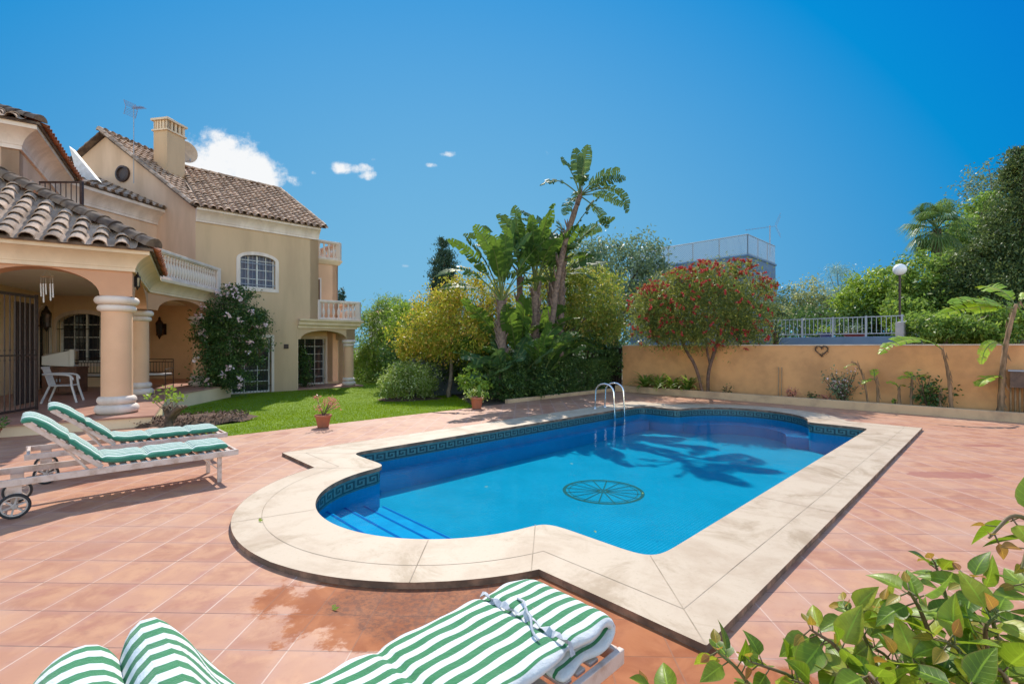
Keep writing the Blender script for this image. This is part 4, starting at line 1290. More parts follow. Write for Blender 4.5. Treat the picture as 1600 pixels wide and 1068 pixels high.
def lounger(loc, rz, label, L=2.05, W=.63, head=True, ang=43, hinge=-.22, bl=.76, group='slatted sun loungers with green striped cushions', zr=.33):
    """x runs from the wheels (head) to the foot, y across"""
    t = empty('sun_lounger', loc, rz, label, 'sun lounger', group)
    x0, x1 = -L/2, L/2; hw = W/2
    for sg in (-1, 1):
        mb = MB(); mb.box(x0, x1, sg*hw-.014, sg*hw+.014, zr-.03, zr+.035); mb.build('side_rail', WOODW, t, world=False, bevel=.004)
    for x in (x0+.03, x1-.02):
        mb = MB(); mb.box(x-.014, x+.014, -hw+.014, hw-.014, zr-.028, zr+.033); mb.build('cross_rail', WOODW, t, world=False, bevel=.004)
    mb = MB(); x = hinge+.06
    while x < x1-.1:
        mb.box(x, x+.055, -hw+.03, hw-.03, zr+.018, zr+.034); x += .088
    mb.build('seat_slats', WOODW, t, world=False, bevel=.003)
    # backrest
    c, s = cos(R(ang)), sin(R(ang))
    hz = zr+.03
    mb = MB()
    for sg in (-1, 1): mb.obox((hinge-c*bl/2, sg*(hw-.055), hz+s*bl/2), (-c*bl/2, 0, s*bl/2), (0, .014, 0), (s*.022, 0, c*.022))
    for i in range(int(bl/.095)):
        q = .06+i*.092; mb.obox((hinge-c*q+s*.028, 0, hz+s*q+c*.028), (-c*.028, 0, s*.028), (0, hw-.03, 0), (s*.007, 0, c*.007))
    mb.build('backrest', WOODW, t, world=False, bevel=.003)
    for sg in (-1, 1):
        mb = MB(); q = bl*.62; mb.bar((hinge-c*q, sg*(hw-.085), hz+s*q), (hinge-c*q-.03+.28, sg*(hw-.085), zr+.0), .02, .03, up=(0, 1, 0))
        mb.build('prop', WOODW, t, world=False)
    for sg in (-1, 1):
        mb = MB(); x = x1-.19; mb.box(x-.022, x+.022, sg*(hw-.035)-.016, sg*(hw-.035)+.016, 0, zr-.02)
        lg = mb.build('leg', WOODW, t, world=False, bevel=.004)
        mb = MB(); mb.bar((x-.02, sg*(hw-.035), .16), (x-.17, sg*(hw-.035), zr-.02), .012, .012, up=(0,1,0)); mb.build('brace', WOODW, lg, world=False)
    for sg in (-1, 1):
        xw = x0+.18; rw = .115; y = sg*(hw+.012)
        mb = MB(); vs = []
        mb.box(xw-.05, xw+.05, sg*(hw-.022)-.012, sg*(hw-.022)+.012, zr-.16, zr-.03)
        mb.box(xw-.025, xw+.025, sg*(hw-.022)-.0125, sg*(hw-.022)+.0125, rw-.03, zr-.155)
        mb.build('wheel_bracket', WOODW, t, world=False, bevel=.004)
        mb = MB()
        mb.lathe([(rw-.022, y-.016), (rw-.006, y-.016), (rw, y-.008), (rw, y+.008), (rw-.006, y+.016), (rw-.022, y+.016), (rw-.022, y-.016)], (xw, 0, rw), 30, axis='y')
        wh = mb.build('wheel', RUBBER, t, world=False, smooth=True, auto=40)
        mb = MB()
        mb.lathe([(rw-.034, y-.013), (rw-.020, y-.013), (rw-.020, y+.013), (rw-.034, y+.013), (rw-.034, y-.013)], (xw, 0, rw), 30, axis='y')
        mb.lathe([(0, y-.018), (.022, y-.018), (.022, y+.018), (0, y+.018)], (xw, 0, rw), 14, axis='y')
        for k in range(6):
            a = 2*pi*k/6+.3; d = Vector((cos(a), 0, sin(a)))
            mb.bar(Vector((xw, y, rw))+d*.018, Vector((xw, y, rw))+d*(rw-.026), .014, .020, up=(0, 1, 0))
        mb.build('rim', RIMM, wh, world=False)
    mb = MB(); mb.tube([(x0+.18, -hw-.02, .115), (x0+.18, hw+.02, .115)], .01, 8); mb.build('axle', RIMM, t, world=False)
    return t
RZ = math.atan2(U.y, U.x)
def world_cushion(o, loc, rz, label, cat='cushion', group=None):
    o.location = loc; o.rotation_euler = (0, 0, rz); return tag(o, label, cat, group)
def std_path(hinge, ang, bl, xf):
    c, s = cos(R(ang)), sin(R(ang)); z0 = .41
    return [(xf, z0), (xf-.3, z0+.002), (hinge+.30, z0), (hinge+.10, z0+.0), (hinge-.02, z0+.03), (hinge-.10, z0+.10), (hinge-c*bl*.55+.03, z0+s*bl*.55), (hinge-c*bl*.9+.03, z0+s*bl*.9), (hinge-c*bl-.0, z0+s*bl+.005), (hinge-c*bl-.055, z0+s*bl-.02)]
l1 = ab(.62, 6.74); l2 = ab(.83, 8.10)
G1 = 'slatted sun loungers with green striped cushions'
lounger(l1, RZ, 'pale wooden wheeled sun lounger at left, in front of the other raised one', ang=43)
world_cushion(cushion('lounger_cushion', std_path(-.22, 43, .72, .93), .56, .085, [.36, .78, 1.16, 1.5], STR_A, seed=2), l1, RZ, 'faded green striped cushion on the front one of the two raised-back loungers', group='green and white striped lounger cushions')
lounger(l2, RZ, 'pale wooden wheeled sun lounger standing behind another, just in front of the thick porch column', ang=40)
world_cushion(cushion('lounger_cushion', std_path(-.22, 40, .72, .93), .56, .085, [.36, .80, 1.18, 1.52], STR_A, seed=3), l2, RZ, 'faded green striped cushion on the rear lounger nearest the porch step', group='green and white striped lounger cushions')
# the near lounger, seen from above
l3 = ab(.78, 1.45)
lounger(l3, RZ, 'white wooden sun lounger in the foreground, half hidden by its cushion', ang=57, hinge=-.30, bl=.50, zr=.265, L=2.0, W=.60)
path = [(.62, .325), (.85, .325), (.955, .328), (1.005, .362), (.98, .398), (.90, .408), (.70, .408), (.40, .405), (.14, .40), (0, .40), (-.15, .40), (-.27, .43), (-.36, .50), (-.47, .66), (-.545, .785), (-.58, .81), (-.61, .77), (-.625, .70), (-.65, .70), (-.68, .775), (-.73, .79), (-.79, .76), (-.82, .66), (-.83, .5)]
world_cushion(cushion('lounger_cushion', path, .545, .062, [.72, 1.26, 1.76], STR_B, seed=4, tie=((.72, 1),), wob=.009), l3, RZ, 'bright green and white striped cushion tied across with a strap in the foreground', group='green and white striped lounger cushions')

# ------------------------------------------------------------------ porch furniture
def plastic_chair(loc, rz):
    t = empty('garden_chair', loc, rz, 'white plastic garden chair with curved arms on the porch behind the iron gate', 'chair')
    mb = MB(); mb.box(-.22, .22, -.22, .22, .40, .425); mb.build('seat', PLAST, t, world=False, bevel=.02)
    mb = MB()
    for i in range(6): mb.bar((-.2+.08*i, -.21, .42), (-.2+.08*i, -.33, .86), .045, .012, up=(0, 1, 0))
    mb.bar((-.23, -.335, .86), (.23, -.335, .86), .03, .05); mb.build('backrest', PLAST, t, world=False)
    for sg in (-1, 1):
        mb = MB(); mb.bar((sg*.24, .22, .40), (sg*.27, .32, 0), .05, .035, up=(0,1,0)); mb.bar((sg*.24, .2, .66), (sg*.245, .22, .40), .05, .035, up=(0,1,0)); mb.build('leg', PLAST, t, world=False)
        mb = MB(); mb.bar((sg*.22, -.2, .40), (sg*.26, -.34, 0), .045, .035, up=(0,1,0)); mb.build('leg', PLAST, t, world=False)
        mb = MB(); mb.tube(sm([(sg*.25, -.32, .70), (sg*.26, -.1, .70), (sg*.26, .16, .68), (sg*.25, .23, .62), (sg*.25, .24, .55)], 2), .024, 8); mb.build('armrest', PLAST, t, world=False, smooth=True)
    return t
plastic_chair(gp(78, 630, PZ)+Vector((0, .35, 0)), R(-62))
def bench(loc, rz, W, label, g):
    t = empty('metal_bench', loc, rz, label, 'bench', g); n = max(2, int(W/.55))
    mb = MB()
    for x in (-W/2, W/2):
        for y, h in ((-.25, .42), (.25, .95)): mb.tube([(x, y, 0), (x, y, h)], .014, 6)
        mb.tube([(x, -.25, .62), (x, .25, .66)], .014, 6); mb.tube([(x, -.25, .62), (x, -.25, .4)], .012, 6)
    for k in range(4): mb.tube([(-W/2, -.25+.165*k, .42), (W/2, -.25+.165*k, .42)], .011, 6)
    mb.build('frame', IRON, t, world=False)
    mb = MB()
    for z in (.95, .86, .52): mb.tube([(-W/2, .25, z), (W/2, .25, z)], .014, 6)
    for i in range(int(W/.09)): x = -W/2+.045+.09*i; mb.tube([(x, .25, .52), (x, .25, .86)], .008, 5)
    for i in range(n): 
        for k in range(8): 
            a0 = 2*pi*k/8; a1 = 2*pi*(k+1)/8; x = -W/2+W*(i+.5)/n
            mb.tube([(x+.04*cos(a0), .25, .905+.035*sin(a0)), (x+.04*cos(a1), .25, .905+.035*sin(a1))], .006, 4)
    mb.build('backrest', IRON, t, world=False)
    for i in range(n):
        mb = MB(); a = -W/2+W*i/n+.02; b = -W/2+W*(i+1)/n-.02; mb.box(a, b, -.25, .22, .435, .49); mb.build('seat_cushion', PLAST, t, world=False, bevel=.02)
    return t
bench(at(140, 600, 15.3)*1, R(8), 1.25, 'black iron bench with white seat pads below the arched porch window', 'black iron porch seats').location.z = PZ
bench(at(236, 600, 15.9), R(10), 1.1, 'black iron bench with pale pads under the ornate lantern, right of the columns', 'black iron porch seats').location.z = PZ
t = empty('cabinet', gp(93, 617, PZ), R(12), 'brown wooden porch cabinet with a television on top', 'cabinet')
mb = MB(); mb.box(-.42, .42, -.02, .48, .06, .76); mb.build('body', WOODB, t, world=False, bevel=.01)
mb = MB(); mb.box(-.45, .45, -.05, .5, .76, .80); mb.build('top', WOODB, t, world=False, bevel=.006)
for sg in (-1, 1): mb = MB(); mb.box(sg*.2-.19, sg*.2+.19, -.04, -.018, .1, .72); d_ = mb.build('door', WOODB, t, world=False, bevel=.005); mb = MB(); mb.box(sg*.04-.01, sg*.04+.01, -.06, -.038, .38, .46); mb.build('handle', GREYM, d_, world=False)
tv = empty('television', gp(90, 617, PZ)+Vector((0, .1, .80)), R(32), 'boxy off-white television seen from the side on the porch cabinet', 'television')
TVM = plain('television_plastic', (.52,.48,.43), None, rough=.4)
mb = MB(); a = [(-.42, .07, .05), (-.42, .33, .05), (-.42, .33, .36), (-.42, .07, .30)]; b = [(.18, -.05, 0), (.18, .45, 0), (.18, .45, .46), (.18, -.05, .46)]
mb.add(a+b, [(3,2,1,0),(4,5,6,7),(0,1,5,4),(1,2,6,5),(2,3,7,6),(3,0,4,7)]); mb.build('casing', TVM, tv, world=False, bevel=.01)
mb = MB(); mb.box(.18, .30, -.08, .48, -.0, .50); mb.build('bezel', TVM, tv, world=False, bevel=.02)
mb = MB(); mb.box(.295, .31, -.03, .43, .05, .45); mb.build('screen', GLASS, tv, world=False)

def lantern(p, out, label, k=1., g='wall lanterns'):
    t = empty('wall_lantern', p, 0, label, 'lantern', g); out = Vector(out).normalized()
    c = out*.16*k
    mb = MB(); mb.lathe([(0, -.30), (.015, -.28), (.03, -.24), (.05, -.20), (.085, -.18), (.085, -.16)], c, 8); mb.lathe([(.10, .14), (.09, .18), (.05, .24), (.03, .28), (.035, .31), (0, .36)], c, 8)
    for i in range(6): a = 2*pi*i/6; mb.tube([c+Vector((.07*cos(a), .07*sin(a), -.17)), c+Vector((.092*cos(a), .092*sin(a), .15))], .007, 4)
    mb.build('cage', IRON, t, world=False)
    mb = MB(); mb.lathe([(.06, -.16), (.08, .14)], c, 6); mb.build('glass', GLASS, t, world=False)
    mb = MB(); mb.tube([out*.0+ZUP*-.1, out*.08+ZUP*-.16, c+ZUP*-.2], .012, 6); mb.obox(out*.01, out*.012, Vector((-out.y, out.x, 0))*.04, ZUP*.16); mb.build('bracket', IRON, t, world=False)
    t.scale = (k, k, k); return t
f = Fr((-16.3, 20.3), (-12.9, 20.4)); pL = at(258, 514, 20.3); lantern(pL, f.n, 'ornate black lantern on the ochre wall seen through the right porch arch', 1.45)
pL = at(55, 497, 14.6); k_ = (bw0-lw0).normalized(); pl = lw0+k_*((at(55,500,1).x/1.0*lw0.y-lw0.x)/(k_.x-at(55,500,1).x*k_.y))
lantern(Vector((pl.x, pl.y, 2.45)), Fr(lw0, bw0).n, 'small black lantern on the porch side wall right behind the gate post', 1.3)
p = fi.p(s_in(518), 1.50, .0); lantern(p, fi.n, 'small dark lantern on the orange wall beside the grilled garden door', .75)
f2b = Fr(C1, C2); p = f2b.p(.35, 2.98, 0); lantern(p, f2b.n, 'small dark lantern on the outer side of the porch beam above the columns', .6)
# wind chime
wc_ = at(73, 432, 9.6); t = empty('wind_chime', wc_, 0, 'bamboo wind chime hanging under the porch arch', 'wind chime')
mb = MB(); mb.bar(Vector((-.13, 0, 0)), Vector((.13, 0, 0)), .03, .02); mb.build('bar', plain('bamboo', (.42,.28,.17), (.3,.2,.12), 20, .6), t, world=False)
for i, (x, l) in enumerate(((-.12, .40), (-.07, .52), (-.02, .36), (.07, .48), (.12, .42))):
    mb = MB(); mb.tube([(x, 0, -.14), (x+.01, 0, -l)], .012, 6); mb.tube([(x, 0, 0), (x, 0, -.14)], .002, 4); mb.build('chime_tube', PLAST, t, world=False)
mb = MB(); mb.tube([(-.1, 0, 0), (0, 0, .14)], .003, 4); mb.tube([(.1, 0, 0), (0, 0, .14)], .003, 4); mb.tube([(0, 0, .14), (0, 0, .9)], .002, 4); mb.build('cord', TIE, t, world=False)

# aerials
def yagi(loc, h, label, s=1., az=0.):
    t = empty('tv_aerial', loc, az, label, 'aerial'); red = plain('aerial_metal_'+str(int(h*10)), (.35,.22,.22), None, rough=.4, metal=.6)
    mb = MB(); mb.tube([(0, 0, 0), (0, 0, h)], .018*s, 6); mb.build('mast', GREYM, t, world=False)
    mb = MB(); mb.tube([(-.15*s, 0, h-.1), (.75*s, 0, h-.16)], .012, 5)
    for i in range(8): x = .08+.09*i; mb.tube([(x*s, -.16*s, h-.11-.007*i), (x*s, .16*s, h-.11-.007*i)], .006, 4)
    for k in (-1, 1):
        for q in range(5): mb.tube([(-.18*s-.03*q*s, -.28*s, h-.1+k*(.06+.07*q)*s), (-.18*s-.03*q*s, .28*s, h-.1+k*(.06+.07*q)*s)], .006, 4)
        for y in (-.27, .27): mb.tube([(-.16*s, y*s, h-.1), (-.32*s, y*s, h-.1+k*.36*s)], .007, 4)
    mb.build('antenna', red, t, world=False)
    return t
tv_ = g_s(211); b = W0+G_*tv_; zb2 = H+(541-290)/F*b.y
yagi(Vector((b.x+.15, b.y-.25, zb2)), (290-170)/F*b.y, 'television aerial on a thin mast on the roof left of the chimney', .72, R(-20))
# satellite dish
dp = at(289, 238, cc.y+1.6); t = empty('satellite_dish', dp, R(-35), 'round beige satellite dish behind the chimney', 'satellite dish')
mb = MB(); mb.lathe([(.44*i/8, .10*(i/8)**2) for i in range(9)]+[(.445, .1), (.44, .09)]+[(.44*i/8, .10*(i/8)**2-.012) for i in range(7, -1, -1)], (0, 0, 0), 32, axis='x')
o = mb.build('dish', plain('dish_beige', (.55,.42,.30), (.45,.34,.25), 6, .5), t, world=False, smooth=True)
mb = MB(); mb.tube([(.05, 0, -.4), (.5, 0, -.45)], .012, 5); mb.tube([(.5, 0, -.49), (.5, 0, -.38)], .03, 8); mb.build('feed_arm', GREYM, t, world=False)
mb = MB(); mb.tube([(-.02, 0, 0), (-.3, 0, 0), (-.3, 0, -1.3)], .02, 6); mb.build('pole', GREYM, t, world=False)
# ------------------------------------------------------------------ plants near the terrace
def pot(mb, r, h, c=(0,0,0)): mb.lathe([(0, .01), (r*.68, .01), (r*.70, .03), (r*.92, h*.80), (r*.94, h*.82), (r*1.04, h*.83), (r*1.06, h*.98), (r*1.0, h), (r*.9, h), (r*.86, h*.86), (0, h*.86)], c, 28)
def potted(name, loc, r, h, label, cat='potted plant', g=None):
    t = empty(name, loc, 0, label, cat, g)
    mb = MB(); pot(mb, r, h); mb.build('pot', TERRA, t, world=False, smooth=True, auto=35)
    mb = MB(); mb.lathe([(0, h*.90), (r*.88, h*.87)], (0, 0, 0), 20); mb.build('soil', SOIL, t, world=False)
    return t
pl = gp(505, 667); rng = np.random.default_rng(21)
t = potted('potted_shrub', pl, .155, .25, 'terracotta pot with a small pinkish shrub on the lawn edge, alone')
mb = MB(); ends = []
for k in range(9):
    a = rng.uniform(0, 6.28); e = Vector((.20*cos(a)+.05, .14*sin(a), rng.uniform(.36, .60))); ends.append(e)
    mb.tube(sm([(0, 0, .2), (e.x*.3, e.y*.3, .32), e], 1), [.008]*4+[.003]*3 if False else .006, 5)
mb.build('branches', BARK, t, world=False)
P = np.concatenate([np.array(e)+rng.normal(size=(34, 3))*.035 for e in ends]); Vx, Fx = leaf_arrays(rng, P, .045, .5)
quick_mesh('leaves', Vx, Fx, L_PINKP, t, world=False)
pl = gp(745, 638)
t = potted('potted_shrub', pl, .17, .30, 'terracotta pot with pale leaved plant and a cactus at the end of the lawn')
Vx, Fx = leaf_arrays(rng, np.concatenate([np.array([x, y, z])+rng.normal(size=(60, 3))*.07 for x, y, z in ((-.15, 0, .40), (.0, .05, .45), (.14, 0, .36), (-.22, -.05, .33))]), .06, .5)
quick_mesh('leaves', Vx, Fx, L_VAR, t, world=False)
mb = MB(); mb.lathe([(0, .26), (.045, .32), (.055, .45), (.04, .58), (0, .62)], (.06, -.02, 0), 10); mb.build('cactus', L_MID, t, world=False, smooth=True)
# round variegated bush
c = gp(640, 622, -.15)
tree('round_bush', 'round clipped bush with pale variegated leaves standing on the lawn', 'bush', c+Vector((0, 0, 0)), [((c.x, c.y, .42), (.95, .8, .62)), ((c.x+.1, c.y, .66), (.72, .6, .46)), ((c.x-.35, c.y, .35), (.58, .5, .45)), ((c.x+.45, c.y, .35), (.5, .5, .42))], 14500, .078, L_VAR, BARK, .03, seed=5, sub=90, sig=.13, inner=.5, top=(c.x, c.y, .15), zmin=-.12)
mb = MB(); n_ = 30; vs = [(c.x+.1+1.15*cos(2*pi*i/n_)*(1+.08*sin(3*i)), c.y+.75*sin(2*pi*i/n_), -.18+.0) for i in range(n_)]; vs.append((c.x+.1, c.y, -.05)); mb.add(vs, [(i, (i+1) % n_, n_) for i in range(n_)])
tag(mb.build('mulch_patch', MULCH, smooth=True), kind='structure')
# mulch and stump plant beside the porch
c = gp(258, 668); c.y += .1
mb = MB(); m0 = gp(295, 655, .03); n_ = 36
vs = []
for rr, z in ((1., -.05), (.8, .05), (.4, .10)):
    for i in range(n_):
        a = 2*pi*i/n_; k = 1+.10*sin(3*a+1)+.06*sin(7*a)
        q = m0+U*(1.25*rr*k*cos(a))+Vv*(.62*rr*k*sin(a)); vs.append((q.x, q.y, z+rng.normal()*.012))
vs.append((m0.x, m0.y, .12)); mb.add(vs, [(j*n_+i, j*n_+(i+1) % n_, (j+1)*n_+(i+1) % n_, (j+1)*n_+i) for j in range(2) for i in range(n_)]+[(2*n_+i, 2*n_+(i+1) % n_, 3*n_) for i in range(n_)])
tag(mb.build('mulch_patch', MULCH, smooth=True), kind='structure')
Pm = np.array([[*(m0+U*(1.2*sqrt(rng.random())*cos(a_))+Vv*(.6*sqrt(rng.random())*sin(a_))).xy, .06+.05*rng.random()] for a_ in rng.uniform(0, 6.28, 1500)])
Vx, Fx = leaf_arrays(rng, Pm, .06, .5, nb=(0, 0, 2)); tag(quick_mesh('bark_chips', Vx, Fx, plain('chips', (.26,.15,.10), (.09,.05,.035), 12, .9, isl=.8)), 'reddish brown bark chips strewn round the gnarled stump', 'bark chips', kind='stuff')
t = empty('stump_plant', c, 0, 'gnarled brown stump with a few fresh green shoots beside the porch step', 'plant')
mb = MB()
for k in range(7):
    a = rng.uniform(0, 6.28); r_ = rng.uniform(.02, .10); p0 = Vector((c.x+r_*cos(a), c.y+r_*sin(a), -.02)); 
    p1 = p0+Vector((rng.normal()*.06, rng.normal()*.05, .16)); p2 = p1+Vector((rng.normal()*.08+.02, rng.normal()*.05, .14)); p3 = p2+Vector((rng.normal()*.10+.02, 0, .12))
    mb.tube(sm([p0, p1, p2, p3], 2), list(np.linspace(.085, .03, 17))[:len(sm([p0, p1, p2, p3], 2))] if False else .05-.004*k, 7)
mb.build('trunk', BARK, t, smooth=True)
mb = MB(); tips = []
for k in range(8):
    e = c+Vector((-.25+.075*k+rng.normal()*.03, rng.normal()*.08, .62+rng.uniform(-.12, .10))); tips.append(e); s_ = c+Vector((rng.normal()*.06, 0, .3)); mb.tube(sm([s_, s_.lerp(e, .5)+Vector((rng.normal()*.05, 0, -.02)), e], 1), .009, 5)
mb.build('branches', BARKP, t, smooth=True)
P = np.concatenate([np.array(e)+rng.normal(size=(15, 3))*.04 for e in tips]); Vx, Fx = leaf_arrays(rng, P, .085, .6, (0, 0, 1), .6); quick_mesh('leaves', Vx, Fx, L_LIME, t)
# small plant in the bottom left of the porch step
c = gp(8, 690); 
t = potted('potted_shrub', c+Vector((-.35, .1, 0)), .13, .2, 'small dark leaved plant at the far left against the porch step')
Vx, Fx = leaf_arrays(rng, np.array([.05, 0, .32])+rng.normal(size=(90, 3))*np.array([.13, .1, .06]), .09, .45); quick_mesh('leaves', Vx, Fx, L_DARK, t, world=False)
# fallen leaf bits on the paving
for px, py, lb in ((519, 952, 'small curled green leaf lying on the damp terracotta tiles'), (404, 814, 'tiny yellow green leaf lying on the pool coping')):
    p = gp(px, py, ZC+.004 if px == 404 else .003); mb = MB()
    mb.add([p, p+Vector((.02, .012, .012)), p+Vector((.045, .004, .016)), p+Vector((.025, -.012, .004))], [(0, 3, 2, 1)]); mb.add([p+Vector((0, 0, .002)), p+Vector((-.01, .02, .018)), p+Vector((.012, .028, .02)), p+Vector((.018, .012, .008))], [(0, 1, 2, 3)])
    tag(mb.build('fallen_leaf', L_LIME), lb, 'leaf')

# creeper on the wall
def creeper(name, label, ells, n, L, seed, base, flowers, sub=60):
    rg = np.random.default_rng(seed); t = empty(name, base, 0, label, 'climbing plant')
    o, C = foliage('foliage', rg, ells, n, L, L_DARK, t, sub=sub, sig=.18, inner=.8, asp=.5)
    mb = MB()
    for i in rg.choice(len(C), 14, replace=False):
        e = Vector(C[i]); b = Vector(base)+Vector((rg.normal()*.15, 0, 0)); m_ = b.lerp(e, .5)+Vector((rg.normal()*.2, 0, .2)); mb.tube(sm([b, m_, e], 2), .016, 5)
    mb.build('stems', BARK, t, smooth=True)
    if flowers:
        pick = C[rg.integers(0, len(C), flowers)]; pick = pick[pick[:, 1] < np.median(C[:, 1])+.3]
        for _ in range(flowers):
            e = ells[rg.integers(0, len(ells))]; d_ = rg.normal(size=3); d_[1] = -abs(d_[1])-.8; d_ /= np.linalg.norm(d_); q_ = np.array(e[0])+d_*np.array(e[1])*1.22
            Vx, Fx = leaf_arrays(rg, q_+rg.normal(size=(12, 3))*.045, .10, .85); quick_mesh('flower', Vx, Fx, L_PINKF, t)
    return t
def E(px, py, Y, rx, ry, dy=None): 
    c = at(px, py, Y); k = Y/F; return ((c.x, c.y, c.z), (rx*k, (dy if dy else rx*k*.9), ry*k))
creeper('flowering_creeper', 'tall dark green creeper with pale pink flowers climbing the corner of the house', [E(358, 500, 16.9, 42, 44, .6), E(338, 560, 16.7, 30, 48, .6), E(370, 462, 17.2, 26, 16, .5), E(395, 535, 17.3, 26, 38, .5), E(322, 520, 16.6, 20, 34, .5), E(362, 585, 16.7, 34, 24, .5), E(400, 500, 17.6, 22, 22, .4)], 17000, .10, 31, gp(340, 609, -.15), 30, sub=110)
creeper('garden_creeper', 'dark leafy shrub growing in the small garden porch in front of its door', [E(477, 575, 20.6, 10, 30, .3), E(474, 552, 20.7, 7, 14, .25)], 1800, .10, 32, gp(478, 606, -.2), 0, sub=30)

# ------------------------------------------------------------------ shrubs and trees round the lawn
G_BG = 'trees and shrubs behind the lawn'
ZG = -.25
def gb(px, Y, z=ZG): return Vector(((px-800)/F*Y, Y, z))
def T(name, label, px, Y, ells, n, L, leaf, seed, bark=BARK, r0=.08, cat='tree', group=G_BG, **kw):
    return tree(name, label, cat, gb(px, Y), [E(*e) for e in ells], n, L, leaf, bark, r0, group, seed, **kw)
T('feathery_tree', 'feathery green tree just right of the garden porch column', 588, 25, [(590, 530, 25, 36, 55), (610, 500, 25, 34, 34), (575, 580, 24.5, 26, 34)], 9500, .22, L_MID, 41, asp=.22, bias=(0,0,.6), bw=.5, sub=80)
T('lime_tree', 'bright lime green leafy tree between the feathery tree and the golden tree', 640, 21, [(640, 515, 21, 34, 40), (655, 545, 20.5, 36, 34), (665, 500, 21.5, 26, 26)], 7000, .17, L_LIME, 42, sub=60)
T('golden_tree', 'golden leaved tree on a slim trunk at left of the tall paddle leaved plants', 702, 16.8, [(700, 500, 17, 56, 50), (740, 475, 17.2, 52, 50), (664, 525, 16.8, 46, 34), (720, 530, 16.6, 64, 30), (775, 500, 17.6, 44, 48), (640, 540, 17, 22, 20)], 24000, .115, L_GOLD, 43, BARKP, .07, sub=120, sig=.15, bias=(0,0,-1), bw=.6, top=(gb(706, 16.8).x, 16.9, 1.35))
T('golden_tree', 'golden leaved tree at right of the tall paddle leaved plants, behind the clipped hedge', 900, 18.5, [(925, 468, 18.8, 48, 56), (885, 450, 19, 44, 50), (905, 508, 18.4, 62, 34), (945, 500, 18.4, 34, 34), (850, 480, 19, 40, 56)], 22000, .125, L_GOLDD, 44, BARKP, .11, sub=110, sig=.15, bias=(0,0,-1), bw=.6, top=(gb(885, 18.4).x, 18.4, 2.0))
T('olive_tree', 'large grey green tree behind the right golden tree, left of the modern house', 960, 29, [(975, 425, 29, 62, 48), (930, 410, 29.5, 50, 40), (1005, 400, 29, 34, 32), (900, 440, 29, 60, 55), (1020, 440, 29, 28, 60), (960, 490, 29, 80, 50)], 16000, .23, L_OLIVE, 45, sub=130, sig=.15, r0=.2, bias=(0,0,1), bw=.3)
T('cypress', 'dark slender cypress rising behind the golden tree at left', 694, 42, [(694, 430, 42, 19, 40), (693, 398, 42, 10, 24), (695, 465, 42, 24, 40), (694, 520, 42, 24, 40)], 24000, .26, L_CYP, 46, r0=.2, bias=(0,0,1), bw=1.2, asp=.3, sub=150, sig=.14, group=None)
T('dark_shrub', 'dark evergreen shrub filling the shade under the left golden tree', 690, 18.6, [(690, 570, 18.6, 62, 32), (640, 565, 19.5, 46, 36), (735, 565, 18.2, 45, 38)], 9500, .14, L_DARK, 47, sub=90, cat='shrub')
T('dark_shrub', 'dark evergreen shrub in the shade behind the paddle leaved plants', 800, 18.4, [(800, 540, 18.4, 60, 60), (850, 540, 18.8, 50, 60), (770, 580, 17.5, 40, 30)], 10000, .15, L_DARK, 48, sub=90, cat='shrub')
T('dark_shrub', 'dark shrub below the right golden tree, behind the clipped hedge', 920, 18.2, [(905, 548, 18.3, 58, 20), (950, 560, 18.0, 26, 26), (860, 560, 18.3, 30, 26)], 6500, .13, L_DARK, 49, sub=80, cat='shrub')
T('green_tree', 'dark green tree filling the gap left of the lime tree behind the round bush', 600, 28, [(605, 570, 28, 60, 40), (650, 545, 29, 60, 50), (560, 575, 28, 16, 34)], 8000, .24, L_MID, 50, sub=80)
T('bright_shrub', 'small bright green shrub behind the pot with the cactus', 738, 13.7, [(738, 596, 13.7, 20, 18), (752, 606, 13.6, 18, 14)], 1300, .10, L_LIME, 51, r0=.02, cat='shrub', sub=30, asp=.6, top=tuple(gb(738, 13.7, .05)))
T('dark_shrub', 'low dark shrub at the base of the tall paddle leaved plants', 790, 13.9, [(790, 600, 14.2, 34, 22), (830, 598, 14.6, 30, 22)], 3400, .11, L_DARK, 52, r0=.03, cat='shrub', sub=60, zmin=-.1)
# clipped hedge
hedge = empty('hedge', ab(11.8, 10.3, 0), 0, 'dark glossy clipped hedge behind the pool ladder up to the garden wall', 'hedge')
rng = np.random.default_rng(61); n = 26000
aa = rng.uniform(9.4, 14.7, n); bb = rng.uniform(9.95, 10.75, n); zz = rng.uniform(.02, 1.15, n)
kk = rng.integers(0, 3, n); bb = np.where(kk == 0, 9.95+np.abs(rng.normal(size=n))*.06+.05*np.sin(aa*5)+.04*np.sin(zz*9), bb); zz = np.where(kk == 1, 1.12-np.abs(rng.normal(size=n))*.05+.06*np.sin(aa*3.1)+.03*np.sin(aa*11), zz)
P = np.stack([U.x*aa+Vv.x*bb, U.y*aa+Vv.y*bb, zz], 1); Vx, Fx = leaf_arrays(rng, P, .085, .5); quick_mesh('leaves', Vx, Fx, L_DARK, hedge)
mb = MB()
for k in range(44):
    a = 9.5+k*.12; mb.tube([ab(a+rng.normal()*.02, 10.15, 0), ab(a+rng.normal()*.06, 10.25, .5), ab(a+rng.normal()*.1, 10.3, .95)], .012, 5)
mb.build('stems', BARK, hedge)
mb = MB()
for k in range(9): 
    mb.obox(ab(15.32, 9.95+k*.11, .75), U*.015, Vv*.045, ZUP*.8)
tag(mb.build('fence_panel', IRON), 'narrow dark boarded panel closing the gap at the end of the garden wall', 'fence')
mb = MB(); abbox(mb, 9.2, 15.3, 14.5, 14.7, -.3, 1.35); 
tag(mb.build('boundary_wall', plain('grey_wall', (.20,.21,.22), (.14,.15,.15), 1, .9)), 'grey boundary wall glimpsed behind the hedge under the trees', 'wall')

